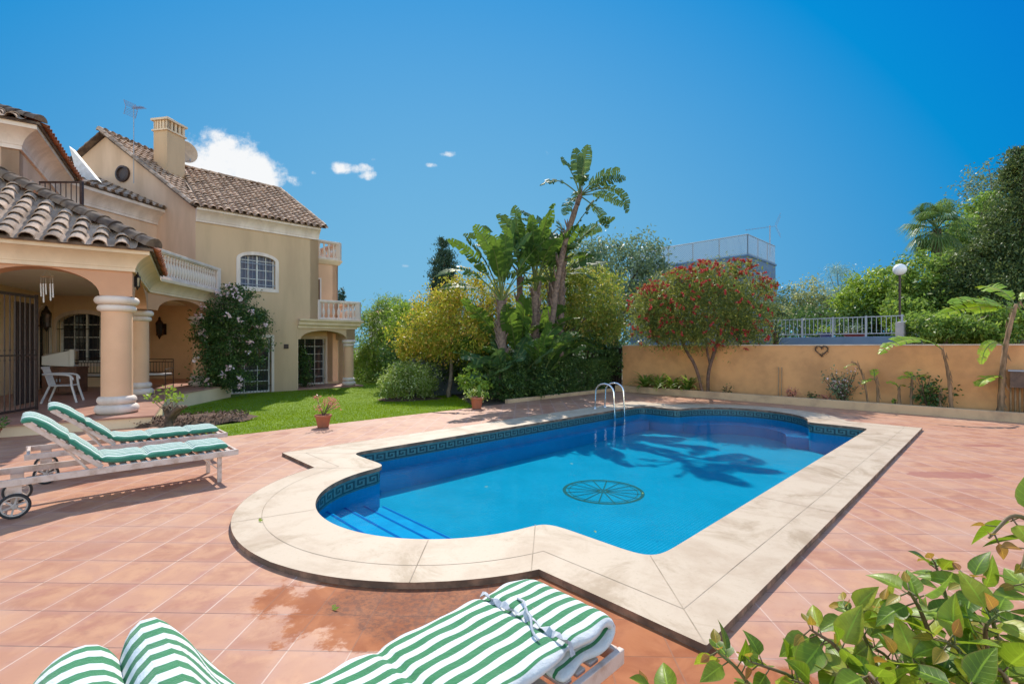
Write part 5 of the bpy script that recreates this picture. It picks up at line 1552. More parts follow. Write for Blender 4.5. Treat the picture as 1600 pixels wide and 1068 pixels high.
# bird of paradise trees
def strelitzia(name, label, base, path, heads, seed, leaves, r0=.13, stem=PSTEM, pad=L_PAD, group='tall paddle leaved plants'):
    rg = np.random.default_rng(seed); t = empty(name, base, 0, label, 'palm-like plant', group)
    if path:
        pts = sm([Vector(p) for p in path], 2); m_ = len(pts)
        mb = MB(); mb.tube(pts, [r0*(1.1-.25*i/m_+.10*sin(i*2.1)) for i in range(m_)], 9)
        for i in range(0, m_-1):            # old leaf bases
            for k in range(3):
                a = rg.uniform(0, 6.28); p = pts[i]; q = p+Vector((cos(a)*r0*1.7, sin(a)*r0*1.7, .28+.2*rg.random()))
                mb.tube([p+Vector((cos(a), sin(a), 0))*r0*.6, p.lerp(q, .5)+Vector((cos(a), sin(a), 0))*.03, q], [.045, .03, .008], 5)
        mb.build('trunk', stem, t, smooth=True)
    for (hp, az, el, pet, bl, w, droop, roll, tears) in leaves:
        mb = MB(); paddle(mb, rg, hp, az, el, pet, bl, w, droop, tears, roll, rp=.024)
        mb.build('leaf', [pad, PETI], t)
    return t
def lv(rg, hp, n, pet, bl, w, e0=45, e1=88, droop=(.3, 1.0), az0=0, az1=360, tears=.45):
    out = []
    for i in range(n):
        f_ = (i+.5)/n; az = R(az0+(az1-az0)*((i*.618+.1) % 1)); el = R(e0+(e1-e0)*rg.random())
        out.append((hp, az, el, pet*rg.uniform(.75, 1.15), bl*rg.uniform(.8, 1.1), w*rg.uniform(.85, 1.15), rg.uniform(*droop), rg.uniform(-.9, .9), tears))
    return out
rg = np.random.default_rng(5)
# left one: leaves fan up from (788,470)
b1 = gb(787, 15.3, -.05); h1 = at(784, 470, 15.3)
Lf = lv(rg, h1, 9, .95, 1.75, .26, 62, 92, (.2, .8), tears=.6)+[(h1, R(175), R(28), .9, 1.3, .22, .9, .6, .8), (h1, R(180), R(52), 1.0, 1.6, .26, 1.6, .5, .6), (h1, R(200), R(62), .9, 1.7, .27, .7, -.4, .4), (h1, R(10), R(60), .9, 1.5, .27, .9, .3, .4), (h1, R(-20), R(40), .8, 1.2, .24, 1.1, .3, .5), (h1, R(-100), R(62), .8, 1.4, .26, .8, .0, .4)]
strelitzia('bird_of_paradise_tree', 'left paddle leaved plant with a thick shaggy brown stem, behind the potted cactus', b1, [b1, at(787, 560, 15.3), at(782, 520, 15.3), h1], None, 71, Lf, .15)
# middle one
b2 = gb(832, 16.2, -.05); h2 = at(836, 455, 16.2)
Lf = lv(rg, h2, 12, 1.0, 1.8, .28, 55, 94, (.2, .9), tears=.6)+[(h2, R(170), R(60), 1.0, 1.8, .28, 1., .4, .5), (h2, R(5), R(55), 1.0, 1.6, .28, 1.2, .2, .5), (h2, R(-70), R(58), 1.0, 1.5, .28, 1.1, .1, .5)]
strelitzia('bird_of_paradise_tree', 'middle paddle leaved plant, between the tall leaning stem and the left shaggy stem', b2, [b2, at(834, 540, 16.2), at(838, 500, 16.2), h2], None, 72, Lf, .14)
# tall leaning one
b3 = gb(852, 16.0, -.05); h3 = at(906, 306, 16.0)
Lf = [(h3, R(120), R(86), .45, 1.25, .25, .2, 1.0, .25), (h3, R(-40), R(84), .5, 1.15, .24, .25, .9, .3), (h3, R(180), R(76), .4, 1.05, .24, .5, .6, .3), (h3, R(60), R(75), .35, 1.0, .22, .4, .2, .4),
      (h3, R(0), R(52), .45, 1.2, .22, .8, .7, .75), (h3, R(-20), R(34), .45, 1.15, .21, .8, .6, .8), (h3, R(10), R(14), .45, 1.15, .20, 1.0, .5, .8), (h3, R(-60), R(14), .5, 1.1, .18, 1.3, .4, .8), (h3, R(-5), R(25), .8, 1.35, .20, 2.3, .5, .7),
      (h3, R(178), R(46), .6, .95, .24, 1.5, .5, .6), (h3, R(-90), R(40), .4, 1.0, .2, 1.4, .4, .7), (h3, R(90), R(40), .4, 1.0, .2, 1.2, .4, .6), (h3, R(-130), R(-20), .4, .9, .2, 1.0, .4, .8), (h3, R(20), R(-25), .5, 1.0, .2, .8, .4, .8)]
strelitzia('bird_of_paradise_tree', 'tallest paddle leaved plant, its torn crown high against the sky on a leaning stem', b3, [b3, at(858, 560, 16.0), at(866, 470, 16.0), at(880, 385, 16.0), h3], None, 73, Lf, .10, pad=L_PADD)
# second crown stem beside it
b4 = gb(875, 16.6, -.05); h4 = at(880, 400, 16.6)
Lf = lv(rg, h4, 7, .8, 1.5, .26, 45, 85, (.5, 1.4), -60, 200)
strelitzia('bird_of_paradise_tree', 'paddle leaved plant tucked behind the tall leaning stem, crown halfway up it', b4, [b4, at(876, 500, 16.6), h4], None, 74, Lf, .11, pad=L_PADD)
b5 = gb(812, 16.9, -.05); h5 = at(812, 430, 16.9)
strelitzia('bird_of_paradise_tree', 'paddle leaved plant filling the gap between the left and middle stems, set further back', b5, [b5, at(812, 500, 16.9), h5], None, 75, lv(rg, h5, 12, .9, 1.6, .27, 40, 90, (.4, 1.3), tears=.6), .12, pad=L_PADD)
b6 = gb(860, 17.2, -.05); h6 = at(862, 440, 17.2)
strelitzia('bird_of_paradise_tree', 'paddle leaved plant low behind the leaning stem with drooping dark leaves', b6, [b6, at(862, 510, 17.2), h6], None, 76, lv(rg, h6, 13, .8, 1.5, .27, 20, 88, (.6, 1.6), tears=.6), .12, pad=L_PADD)
# low clumps
for i, (px, Y, nl_, sc, zz, lb) in enumerate(((790, 14.9, 17, .95, -.05, 'low clump of broad paddle leaves at the foot of the left shaggy stem'), (838, 15.3, 20, 1.15, -.05, 'clump of fresh tall paddle leaves at the foot of the leaning stem'), (815, 16.8, 18, 1.6, -.05, 'tall clump of upright paddle leaves rising between the two shaggy stems'))):
    b_ = gb(px, Y, zz); Lf = lv(rg, b_+Vector((0, 0, .15)), nl_, 1.1*sc, 1.2*sc, .25*sc**.5, 35, 88, (.4, 1.6), tears=.4)
    strelitzia('paddle_leaf_clump', lb, b_, None, None, 80+i, Lf, pad=[L_PADD, L_PAD, L_PAD][i], group='low clumps of paddle leaves')

# ------------------------------------------------------------------ plants along the garden wall
pb = ab(14.93, 6.55, .12); k = 15.1/F
c0 = at(1100, 480, 15.1)
tt = empty('bottlebrush_tree', pb, 0, 'round headed tree full of red bottlebrush flowers in front of the garden wall', 'tree')
rng = np.random.default_rng(90)
ells = [E(1100, 490, 15.1, 96, 46, 1.5), E(1120, 445, 15.1, 70, 34, 1.2), E(1045, 480, 15.0, 54, 42, 1.1), E(1160, 480, 15.0, 46, 50, 1.1), E(1075, 455, 15.1, 60, 30, 1.2), E(1160, 520, 14.9, 40, 26, .8), E(1030, 515, 15.0, 42, 26, .8), E(1080, 520, 14.9, 60, 26, .9), E(1015, 485, 15.0, 32, 34, .9), E(1020, 455, 15, 16, 12, .5), E(1150, 418, 15, 22, 12, .5), E(1195, 450, 15, 14, 16, .4), E(1060, 432, 15, 18, 12, .5), E(1100, 420, 15, 20, 12, .5)]
o, Cc = foliage('crown', rng, ells, 62000, .10, leafmat('leaf_bottlebrush', (.035,.065,.018), (.13,.17,.04), (.42,.38,.07), .4, (.45,.50,.06), p3=.25), tt, asp=.22, sub=170, sig=.16, inner=.75, bias=(0,0,-1), bw=.5)
# flower brushes: more of them near the outside and top
fp = []
for e in ells:
    d_ = unit(rng.normal(size=(40, 3))+np.array([0, -.3, .35])); fp.append(np.array(e[0])+d_*np.array(e[1])*rng.uniform(.97, 1.18, (40, 1)))
fp = np.concatenate(fp); ax = unit(rng.normal(size=(len(fp), 3))+np.array([0, 0, .4]))
nb_ = 60; tpar = rng.uniform(-.06, .06, (len(fp), nb_, 1)); P = fp[:, None, :]+ax[:, None, :]*tpar
rad = unit(rng.normal(size=(len(fp)*nb_, 3))); P = P.reshape(-1, 3); s_ = unit(np.cross(rad, rng.normal(size=rad.shape)))*.0085
Vx = np.stack([P-s_, P+s_, P+rad*.036+s_, P+rad*.036-s_], 1).reshape(-1, 3)
order = np.argsort(fp[:, 1]); Vf = Vx.reshape(len(fp), -1, 3)
for i in order[:100]: quick_mesh('flower', Vf[i], np.arange(len(Vf[i])).reshape(-1, 4), L_RED, tt)
rest = Vf[order[100:]].reshape(-1, 3); tag(quick_mesh('flowers', rest, np.arange(len(rest)).reshape(-1, 4), L_RED, tt), kind='stuff')
mb = MB()
p1 = at(1088, 572, 15.1); p2 = at(1070, 545, 15.1); limb_r = [.05, .05, .045, .04, .035, .03, .03]
mb.tube(sm([pb+Vector((-.1, 0, -.05)), p1, p2, at(1055, 500, 15.1)], 2), .05, 8)
q1 = at(1106, 580, 15.1); q2 = at(1118, 545, 15.1)
mb.tube(sm([pb+Vector((.06, 0, -.05)), q1, q2, at(1130, 490, 15.1)], 2), .055, 8)
mb.tube(sm([q1.lerp(q2, .3), at(1103, 540, 15.1), at(1100, 490, 15.1)], 2), .035, 7)
for i in rng.choice(len(Cc), 16, replace=False):
    e_ = Vector(Cc[i]); s0 = min((at(1055, 505, 15.1), at(1130, 495, 15.1), at(1100, 495, 15.1)), key=lambda q: (q-e_).length); mb.tube(sm([s0, s0.lerp(e_, .5)+ZUP*.08, e_], 1), .014, 5)
mb.build('trunk', plain('bark_reddish', (.20,.11,.075), (.10,.06,.045), 10, .9, .7, 30), tt, smooth=True)

def wallpt(px, off=.30, z=.12):          # point in the planting strip seen at a photo column
    k = (px-800)/F; a = 15.3-off; return ab(a, (a*U.x-k*a*U.y)/(U.y+k*U.x) if False else ((U.x*a-k*U.y*a)/(-Vv.x+k*Vv.y)), z)
# agapanthus-like clumps left of the bottlebrush trunk
for i, px in enumerate((1008, 1030, 1052, 1074)):
    b_ = wallpt(px, .50, .16); t = empty('strap_leaf_clump', b_, 0, 'green strap leaved clump in the strip left of the bottlebrush trunk', 'plant', 'strap leaved clumps beside the bottlebrush trunk'); rg = np.random.default_rng(100+i); mb = MB()
    for j in range(46):
        az = rg.uniform(0, 6.28); e_ = rg.uniform(.6, 1.5); p = Vector(b_); L_ = rg.uniform(.6, .98); w_ = .042; side = Vector((-sin(az), cos(az), 0)); pr_ = None
        for s in range(6):
            d_ = Vector((cos(az)*cos(e_), sin(az)*cos(e_), sin(e_))); q = p+d_*L_/6; w1 = w_*(1-(s/6)**2); w2_ = w_*(1-((s+1)/6)**2)
            mb.add([p-side*w1, p+side*w1, q+side*w2_, q-side*w2_], [(0, 1, 2, 3)]); p = q; e_ -= .28
    mb.build('leaves', [L_MID, L_LIME, L_LIME, L_MID][i], t)
# small plants in the strip
def sprig(name, label, px, h, w, n, leaf, L, seed, off=.3, stem=BARK, fl=None, g='small plants along the garden wall'):
    b_ = wallpt(px, off); rg = np.random.default_rng(seed); t = empty(name, b_, 0, label, 'plant', g); mb = MB(); tips = []
    for k in range(max(3, int(n/28))):
        e_ = b_+Vector((rg.normal()*w*.45, rg.normal()*w*.3, h*rg.uniform(.35, 1.))); mb.tube(sm([b_, b_.lerp(e_, .5)+Vector((rg.normal()*.03, 0, .03)), e_], 1), .008, 5)
        for q in (.45, .7, 1.): tips.append(np.array(b_.lerp(e_, q)))
    mb.build('stems', stem, t)
    tips = np.array(tips); P = tips[rg.integers(0, len(tips), n)]+rg.normal(size=(n, 3))*w*.16
    Vx, Fx = leaf_arrays(rg, P, L, .6); quick_mesh('leaves', Vx, Fx, leaf, t)
    if fl: 
        P = tips[rg.integers(0, len(tips), fl)]+rg.normal(size=(fl, 3))*w*.12+np.array([0, 0, .08]); Vx, Fx = leaf_arrays(rg, P, .06, .8); tag(quick_mesh('flowers', Vx, Fx, L_PINKF, t), kind='stuff')
    return t
sprig('rose_bush', 'leafy rose bush with pale dry flower heads against the garden wall', 1318, .85, .5, 620, L_OLIVE, .07, 111, fl=110)
sprig('small_shrub', 'low pinkish shrub near the foot of the wall, left of the rose bush', 1243, .26, .3, 150, L_PINKP, .06, 112)
sprig('small_shrub', 'tiny dark shrub at the wall foot between two pinkish ones', 1268, .28, .2, 90, L_DARK, .06, 113)
sprig('small_shrub', 'low pinkish sprig just left of the rose bush', 1291, .22, .25, 80, L_PINKP, .06, 114)
sprig('small_shrub', 'small bare twiggy shrub right of the bottlebrush trunk', 1134, .36, .25, 60, L_DARK, .06, 115)
sprig('dark_bush', 'dark leaved bush among the young banana plants by the wall', 1450, .78, .5, 420, L_DARK, .10, 116)
sprig('small_shrub', 'tiny green shoot beside the first little banana stem', 1398, .22, .12, 40, L_LIME, .06, 117)
def banana(label, px, path, r0, leaves, seed, off=.3, g='banana plants along the garden wall'):
    b_ = wallpt(px, off); rg = np.random.default_rng(seed); t = empty('banana_plant', b_, 0, label, 'banana plant', g)
    Y = b_.y; P = [b_]+[at(x, y, Y) for x, y in path]; P[0] = b_+Vector((0, 0, -.05)); pts = sm(P, 3); m_ = len(pts)
    mb = MB(); mb.tube(pts, [r0*(1.2-.65*i/m_)*(1+.10*sin(i*1.7+seed)) for i in range(m_)], 9)
    for i in range(1, m_, 2):
        a_ = rg.uniform(0, 6.28); q_ = pts[i]; o_ = Vector((cos(a_), sin(a_), 0)); mb.add([q_+o_*r0*.8, q_+o_*r0*1.1+Vector((0, 0, .10)), q_+o_*r0*1.9+Vector((.02, 0, -.05-.08*rg.random()))], [(0, 1, 2)])
    mb.build('stem', plain('banana_stem_'+str(seed), (.34,.20,.11), (.15,.095,.05), 14, .8, .6, 40, streak=True), t, smooth=True)
    for (q, az, el, pet, bl, w, droop, roll) in leaves:
        mb = MB(); paddle(mb, rg, at(q[0], q[1], Y), R(az), R(el), pet, bl, w, droop, .5, roll, rp=.014, n=16); mb.build('leaf', [L_BAN, PETI], t)
    return t
banana('tall thin banana plant leaning left with one long arching leaf over the wall', 1487, [(1484, 600), (1478, 565), (1472, 545)], .036, [((1472, 546), 176, 48, .10, 1.45, .20, 1.75, .4)], 121)
banana('big banana plant at the far right, rising above the wall', 1563, [(1566, 580), (1572, 530), (1588, 475)], .055, [((1587, 490), 175, 40, .2, 1.25, .2, 1.1, .5), ((1588, 480), 80, 60, .2, 1.1, .2, 1.2, .2), ((1590, 480), 10, 60, .2, 1.2, .2, 1.2, .3), ((1572, 590), 170, 25, .08, .55, .20, 1.6, .3), ((1570, 540), 200, 20, .3, .8, .12, 1.9, .9), ((1588, 482), 172, 10, .3, 1.3, .18, .6, .7)], 122, off=.32)
banana('young banana plant with two small leaves right of the rose bush', 1372, [(1371, 600), (1367, 590)], .03, [((1367, 591), 60, 70, .05, .32, .10, 1.1, .3), ((1368, 593), 185, 20, .05, .35, .08, 1.3, .2)], 123)
banana('thin drooping dry banana plant close to the rose bush', 1357, [(1350, 590), (1340, 568), (1330, 565)], .022, [((1341, 570), 150, 20, .05, .3, .05, 1.4, .2)], 124)
banana('little banana stem, leftmost of the pair before the dark bush', 1405, [(1405, 610), (1404, 606)], .03, [((1404, 606), 150, 70, .05, .25, .07, 1.6, .4), ((1404, 606), 20, 50, .05, .22, .06, 1.6, .4)], 125)
banana('young banana plant touching the dark bush with leaf tips spreading both ways', 1424, [(1424, 600), (1426, 592)], .03, [((1426, 592), 170, 40, .06, .28, .08, 1.5, .3), ((1426, 592), 5, 40, .06, .42, .09, 1.2, .3), ((1426, 592), 80, 60, .06, .3, .08, 1.2, .3)], 126)
banana('small banana shoot right of the dark bush', 1470, [(1468, 620), (1469, 612)], .02, [((1469, 612), 10, 40, .05, .28, .06, 1.0, .3), ((1469, 612), 160, 60, .05, .2, .05, 1.2, .3)], 127)
# heart wreath, cable post, wooden box and canes
hp_ = ab(15.27, 0, 0); f = Fr(ab(15.3, 9.0), ab(15.3, -9.0)); 
def wall_s(px): k = (px-800)/F; o = f.o; return (k*o.y-o.x)/(f.u.x-k*f.u.y)
s = wall_s(1284); zc = H+(541-547)/F*f.p(s, 0).y
mb = MB(); pts = []
for i in range(41):
    th = 2*pi*i/40; x = 16*sin(th)**3; y = 13*cos(th)-5*cos(2*th)-2*cos(3*th)-cos(4*th); pts.append(f.p(s+x*.0095, zc+y*.0095, .03))
for j in range(3): mb.tube([p+Vector((random.uniform(-.008, .008), 0, random.uniform(-.01, .01))) for p in pts], .009, 5)
for i in range(90): p = random.choice(pts); mb.tube([p, p+Vector((random.uniform(-.05, .05), -.02, random.uniform(-.05, .05)))], .004, 4)
tag(mb.build('heart_wreath', BARK), 'heart shaped twig wreath hanging on the garden wall', 'wreath')
s = wall_s(1583); y_ = f.p(s, 0).y; mb = MB(); z0_ = H+(541-604)/F*y_; z1_ = H+(541-577)/F*y_
t = empty('wooden_box', f.p(s, z0_, .2), 0, 'weathered wooden box on bamboo canes at the right end of the wall', 'box')
f.box(mb, s-.05, s+.55, z0_, z1_-.03, .04, .34); mb.build('body', plain('weathered_wood', (.16,.10,.07), (.10,.065,.05), 12, .8), t, bevel=.006)
mb = MB(); f.box(mb, s-.08, s+.58, z1_-.03, z1_, .02, .38); mb.build('lid', GREYM, t)
mb = MB()
for i in range(9): mb.tube([f.p(s-.04+.07*i, .05, .12), f.p(s-.04+.07*i, z0_, .12)], .018, 7)
mb.build('canes', plain('cane', (.36,.23,.12), (.26,.16,.09), 14, .6), t, smooth=True)
for i, px in enumerate((1217, 1222)):
    s = wall_s(px); mb = MB(); mb.tube([f.p(s, .1, .06), f.p(s+.01, .95, .05), f.p(s, 1.0, .03)], .012, 6); tag(mb.build('bamboo_stake', plain('stake', (.38,.25,.14), None, rough=.7)), 'thin bamboo stake leaning on the garden wall between the bottlebrush tree and the rose', 'stake', 'bamboo stakes against the wall')

# ------------------------------------------------------------------ beyond the wall
mb = MB(); 
nb0 = ab(19, 6.8); nb1 = ab(19, 2.15)
fN = Fr(nb0, nb1); tn = empty('terrace_fence', nb1, 0, 'white railed fence on a blue grey base beyond the garden wall', 'fence')
mb = MB(); fN.box(mb, 0, fN.L, -.3, 1.92, -.25, 0); mb.build('base', BLUEG, tn, bevel=.01)
mb = MB()
for z in (2.02, 2.56): fN.box(mb, 0, fN.L-.0, z-.015, z+.015, -.13, -.10)
for i in range(6): s = fN.L*i/5*.985+.02; fN.box(mb, s-.025, s+.025, 1.9, 2.6, -.14, -.09)
mb.build('rail', GREYM2 if False else plain('grey_paint', (.36,.39,.44), None, rough=.5), tn)
mb = MB()
m_ = int(fN.L/.125)
for i in range(m_): s = fN.L*(i+.5)/m_; fN.box(mb, s-.009, s+.009, 2.02, 2.56, -.125, -.107)
mb.build('bars', MATS['grey_paint'], tn)
mb = MB(); fn2 = Fr(nb1, nb1+U*6); fn2.panel(mb, [(0, -.3), (6, -.3), (6, 2.75), (0, 2.35)], [], -.2, 0); tag(mb.build('neighbour_wall', plain('pale_plaster', (.48,.44,.44), (.36,.34,.34), 2, .9)), 'pale plaster wall joining the end of the white railed fence', 'wall')
mb = MB(); ft_ = Fr(ab(20.5, 8), ab(20.5, 2.0)); ft_.box(mb, 0, ft_.L, 1.7, 1.8, -2.5, 1.2); tag(mb.build('neighbour_terrace', plain('terrace_floor', (.25,.24,.25), None, rough=.8)), kind='structure')
for i, (px, lb) in enumerate(((1290, 'blue pot with a yellowish plant behind the white railed fence'), (1335, 'wide dark red planter behind the white railed fence'))):
    kx = (px-800)/F; a = 19.9; b_ = ab(a, (U.x*a-kx*U.y*a)/(-Vv.x+kx*Vv.y), 1.8); t = empty('planter', b_, 0, lb, 'planter'); rg = np.random.default_rng(130+i)
    mb = MB(); pot(mb, .2 if i == 0 else .34, .3 if i == 0 else .25); mb.build('pot', plain('pot_blue', (.06,.06,.16), None, rough=.4) if i == 0 else plain('pot_red', (.25,.05,.04), None, rough=.5), t, world=False, smooth=True)
    Vx, Fx = leaf_arrays(rg, np.array([0, 0, .42])+rg.normal(size=(260, 3))*np.array([.2, .2, .09]), .08, .4); quick_mesh('leaves', Vx, Fx, L_LIME if i == 0 else L_OLIVE, t, world=False)
# modern house
nbz = empty('neighbour_house', (15.8, 32, 0), 0, 'modern blue grey flat roofed house behind the red flowering tree', 'house')
K0 = Vector((15.8, 32, 0)); KL = K0+Vv*9; KR = K0+U*5.4
mb = MB(); zt_ = 7.65
def blk(mb, p, a, b, z0, z1): 
    q = [p, p+U*a, p+U*a+Vv*b, p+Vv*b]; mb.prism([(v.x, v.y) for v in q], z0, z1)
blk(mb, K0, 5.6, 9, -.3, zt_); mb.build('wall', BLUEG, nbz)
mb = MB(); blk(mb, K0-U*.06-Vv*.06, 5.75, 9.1, zt_, zt_+.12); mb.build('parapet', BLUEG, nbz)
mb = MB(); blk(mb, K0+U*5.6+Vv*.6, 2.4, 6, -.3, 6.6); mb.build('side_wing', BLUEG, nbz)
mb = MB()
for (p, q) in ((K0, K0+Vv*8.9), (K0, K0+U*5.5)):
    ff = Fr(p, q); 
    for i in range(int(ff.L/1.9)+1): s = min(i*1.9, ff.L); mb.tube([ff.p(s, zt_+.1), ff.p(s, 9.1)], .035, 6)
    mb.tube([ff.p(0, 9.1), ff.p(ff.L, 9.1)], .03, 6); mb.tube([ff.p(0, zt_+.2), ff.p(ff.L, zt_+.2)], .02, 6)
fp_ = mb.build('roof_fence_frame', GREYM, nbz)
def mesh_mat():
    t = NT('wire_mesh'); t.base((.45, .50, .56)); t.rough(.5)
    tr = t.n('ShaderNodeBsdfTransparent'); mx = t.n('ShaderNodeMixShader')
    w = []
    for rot in (45, -45):
        wv = t.n('ShaderNodeTexWave'); t.l(t.mapped(rot=(0, 0, 0)), wv.inputs[0]); wv.inputs['Scale'].default_value = 1
    mx.inputs[0].default_value = .42
    t.l(tr.outputs[0], mx.inputs[1]); t.l(t.b.outputs[0], mx.inputs[2]); t.l(mx.outputs[0], t.out.inputs[0]); return t.m
mb = MB()
for (p, q) in ((K0, K0+Vv*8.9), (K0, K0+U*5.5)):
    ff = Fr(p, q); k_ = int(ff.L/.14); hgt = 1.35
    for i in range(-int(hgt/.14), k_):
        s0 = i*.14
        for sg in (1, -1):
            a0, a1 = s0, s0+hgt
            c0_, c1_ = max(0, a0), min(ff.L, a1)
            if c1_ <= c0_: continue
            z_a = zt_+.15+(c0_-a0); z_b = zt_+.15+(c1_-a0)
            if sg < 0: z_a, z_b = zt_+.15+hgt-(c0_-a0), zt_+.15+hgt-(c1_-a0)
            pa = ff.p(c0_, z_a); pb_ = ff.p(c1_, z_b); dd = (pb_-pa).normalized(); nn_ = dd.cross(ff.n)*.02
            mb.add([pa-nn_, pb_-nn_, pb_+nn_, pa+nn_], [(0, 1, 2, 3)])
mb.build('wire_mesh', plain('wire', (.42,.46,.52), None, rough=.5), fp_)
t = yagi(at(1203, 400, 35.5), (400-352)/F*35.5, 'television aerial on a tall mast above the modern grey house', 2.2, R(150))
# globe lamp
lp = at(1406, 421, 16.6); t = empty('garden_lamp', Vector((lp.x, lp.y, 0)), 0, 'white globe lamp on a post among the trees at right', 'lamp')
mb = MB(); mb.lathe([(.20*sin(pi*i/14), -.20*cos(pi*i/14)) for i in range(15)], lp, 24); mb.build('globe', plain('globe_white', (.80,.79,.80), None, rough=.3), t, smooth=True)
mb = MB(); mb.tube([(lp.x, lp.y, -.3), (lp.x, lp.y, lp.z-.2)], .035, 8); mb.build('post', IRONB, t)
# trees beyond the wall
G_R = 'trees beyond the garden wall'
T('pale_tree', 'thin pale yellow green tree directly right of the modern house', 1250, 26, [(1262, 462, 26, 22, 26), (1268, 482, 26, 32, 24), (1240, 494, 25.5, 24, 18)], 4600, .15, leafmat('leaf_pale', (.16,.18,.06), (.28,.28,.11), (.3,.34,.2), .35), 141, BARKP, group=G_R, sub=50, sig=.2)
T('feathery_pine', 'bluish feathery pine right of the thin pale tree', 1310, 33, [(1308, 445, 33, 22, 34), (1314, 475, 33, 28, 28)], 5200, .32, L_BLUE, 142, group=G_R, asp=.08, sub=50, sig=.2, bias=(0,0,-1), bw=.5)
T('frangipani_tree', 'yellow green broad leaved tree left of the globe lamp', 1365, 21, [(1372, 445, 21, 40, 24), (1345, 470, 21, 34, 26), (1395, 470, 21, 34, 30), (1370, 490, 21, 50, 22)], 9500, .2, L_LIME, 143, BARKP, group=G_R, sub=80, sig=.15, asp=.36)
T('dense_tree', 'mid green tree right of the globe lamp in front of the palm', 1450, 19, [(1448, 440, 19, 44, 44), (1440, 490, 18.6, 50, 34), (1480, 480, 18.5, 50, 50), (1420, 465, 19, 26, 36)], 20000, .16, L_MID, 144, group=G_R, sub=110, sig=.15)
T('light_tree', 'light green open tree right of the palm crown', 1500, 23, [(1515, 375, 23, 36, 36), (1535, 340, 23.5, 30, 34), (1545, 390, 23, 40, 46), (1500, 410, 23, 30, 30)], 18000, .17, L_MID, 145, group=G_R, sub=90, sig=.17)
T('bare_topped_tree', 'wispy topped tree whose thin twigs reach highest left of the big conifer', 1545, 26, [(1540, 285, 26, 34, 28), (1555, 320, 26, 40, 36)], 2300, .18, L_OLIVE, 146, BARKP, group=G_R, sub=60, sig=.2, nl=14)
T('conifer', 'massive dark conifer at the right edge, the tallest', 1592, 17.5, [(1592, 285, 17.5, 26, 52), (1588, 350, 17.5, 38, 60), (1585, 430, 17.3, 44, 60), (1560, 400, 17.5, 30, 50), (1560, 460, 17, 40, 40), (1610, 470, 17, 40, 50), (1600, 255, 17.5, 16, 30)], 62000, .12, L_CYPR, 147, group=G_R, sub=240, sig=.15, r0=.16, bias=(0,0,1), bw=.9, asp=.38, inner=.6)
T('conifer', 'smaller dark conifer left of the massive one, behind the banana leaves', 1515, 18, [(1520, 430, 18, 38, 46), (1500, 460, 18, 40, 40), (1535, 480, 17.8, 44, 40)], 34000, .12, L_CYPR, 148, group=G_R, sub=150, sig=.15, bias=(0,0,.6), bw=.7, asp=.38)
T('leafy_shrub', 'green shrub of hanging leaves just over the wall behind the leaning banana leaf', 1470, 14.5, [(1460, 512, 15, 48, 22), (1510, 515, 14.5, 40, 20), (1550, 505, 14, 44, 30)], 11000, .14, L_MID, 149, group=G_R, sub=70, cat='shrub', asp=.35, bias=(0,0,-1), bw=.7)
T('leafy_shrub', 'light green shrub above the right end of the railed fence', 1425, 18.5, [(1430, 505, 18.3, 30, 20), (1405, 490, 18.6, 26, 20)], 2800, .14, L_LIME, 150, group=G_R, sub=40, cat='shrub')
T('dark_shrub', 'dark shrub mass behind the bars of the railed fence', 1320, 21.5, [(1300, 505, 21.5, 70, 26), (1370, 505, 21, 40, 24)], 5500, .17, L_DARK, 151, group=G_R, sub=60, cat='shrub')
T('grey_tree', 'grey green tree low behind the left end of the railed fence', 1225, 27, [(1225, 480, 27, 30, 30), (1200, 500, 27, 34, 30), (1285, 485, 26, 30, 22)], 4200, .2, L_OLIVE, 152, group=G_R, sub=50)
# spiky yucca above the wall
yb = at(1212, 520, 16.3); t = empty('yucca', Vector((yb.x, yb.y, 0)), 0, 'dark spiky yucca just above the wall right of the bottlebrush tree', 'plant'); rg = np.random.default_rng(155); mb = MB()
for j in range(120):
    d_ = Vector(rg.normal(size=3)); d_.z = abs(d_.z)*.8-.1; d_.normalize(); s_ = d_.cross(ZUP).normalized()*.022; p = yb+ZUP*rg.uniform(-.5, .25); q = p+d_*.6; mb.add([p-s_, p+s_, q], [(0, 1, 2)])
mb.build('leaves', L_DARK, t); mb = MB(); mb.tube([(yb.x, yb.y, -.3), (yb.x, yb.y, yb.z)], .09, 8); mb.build('trunk', BARK, t)
# fan palm
pb_ = at(1464, 358, 21.5); t = empty('fan_palm', Vector((pb_.x, pb_.y, 0)), 0, 'fan palm with drooping lower fronds above the right hand trees', 'palm tree', G_R); rg = np.random.default_rng(160)
mb = MB(); mb.tube([(pb_.x, pb_.y, -.3), (pb_.x, pb_.y, pb_.z)], .16, 9); mb.build('trunk', BARK, t)
mb = MB()
for j in range(34):
    az = rg.uniform(0, 6.28); e_ = R(rg.uniform(-55, 75)); d_ = Vector((cos(az)*cos(e_), sin(az)*cos(e_), sin(e_))); h_ = pb_+d_*.75+ZUP*.1
    mb.tube([pb_, pb_.lerp(h_, .6)+ZUP*.06, h_], .02, 4); side = d_.cross(ZUP).normalized(); up = side.cross(d_)
    for k in range(21):
        th = R(-105+210*k/20); dd = (d_*cos(th)+side*sin(th)).normalized(); L_ = .85*(.75+.25*cos(th)); m_ = h_+dd*L_*.55+up*.02; q = h_+dd*L_+Vector((0, 0, -.28-.1*rg.random())); w_ = (d_*sin(th)*-1+side*cos(th))*.028
        mb.add([h_, m_-w_, m_+w_], [(0, 1, 2)]); mb.add([m_-w_, q, m_+w_], [(0, 1, 2)])
mb.build('crown', L_FAN, t)
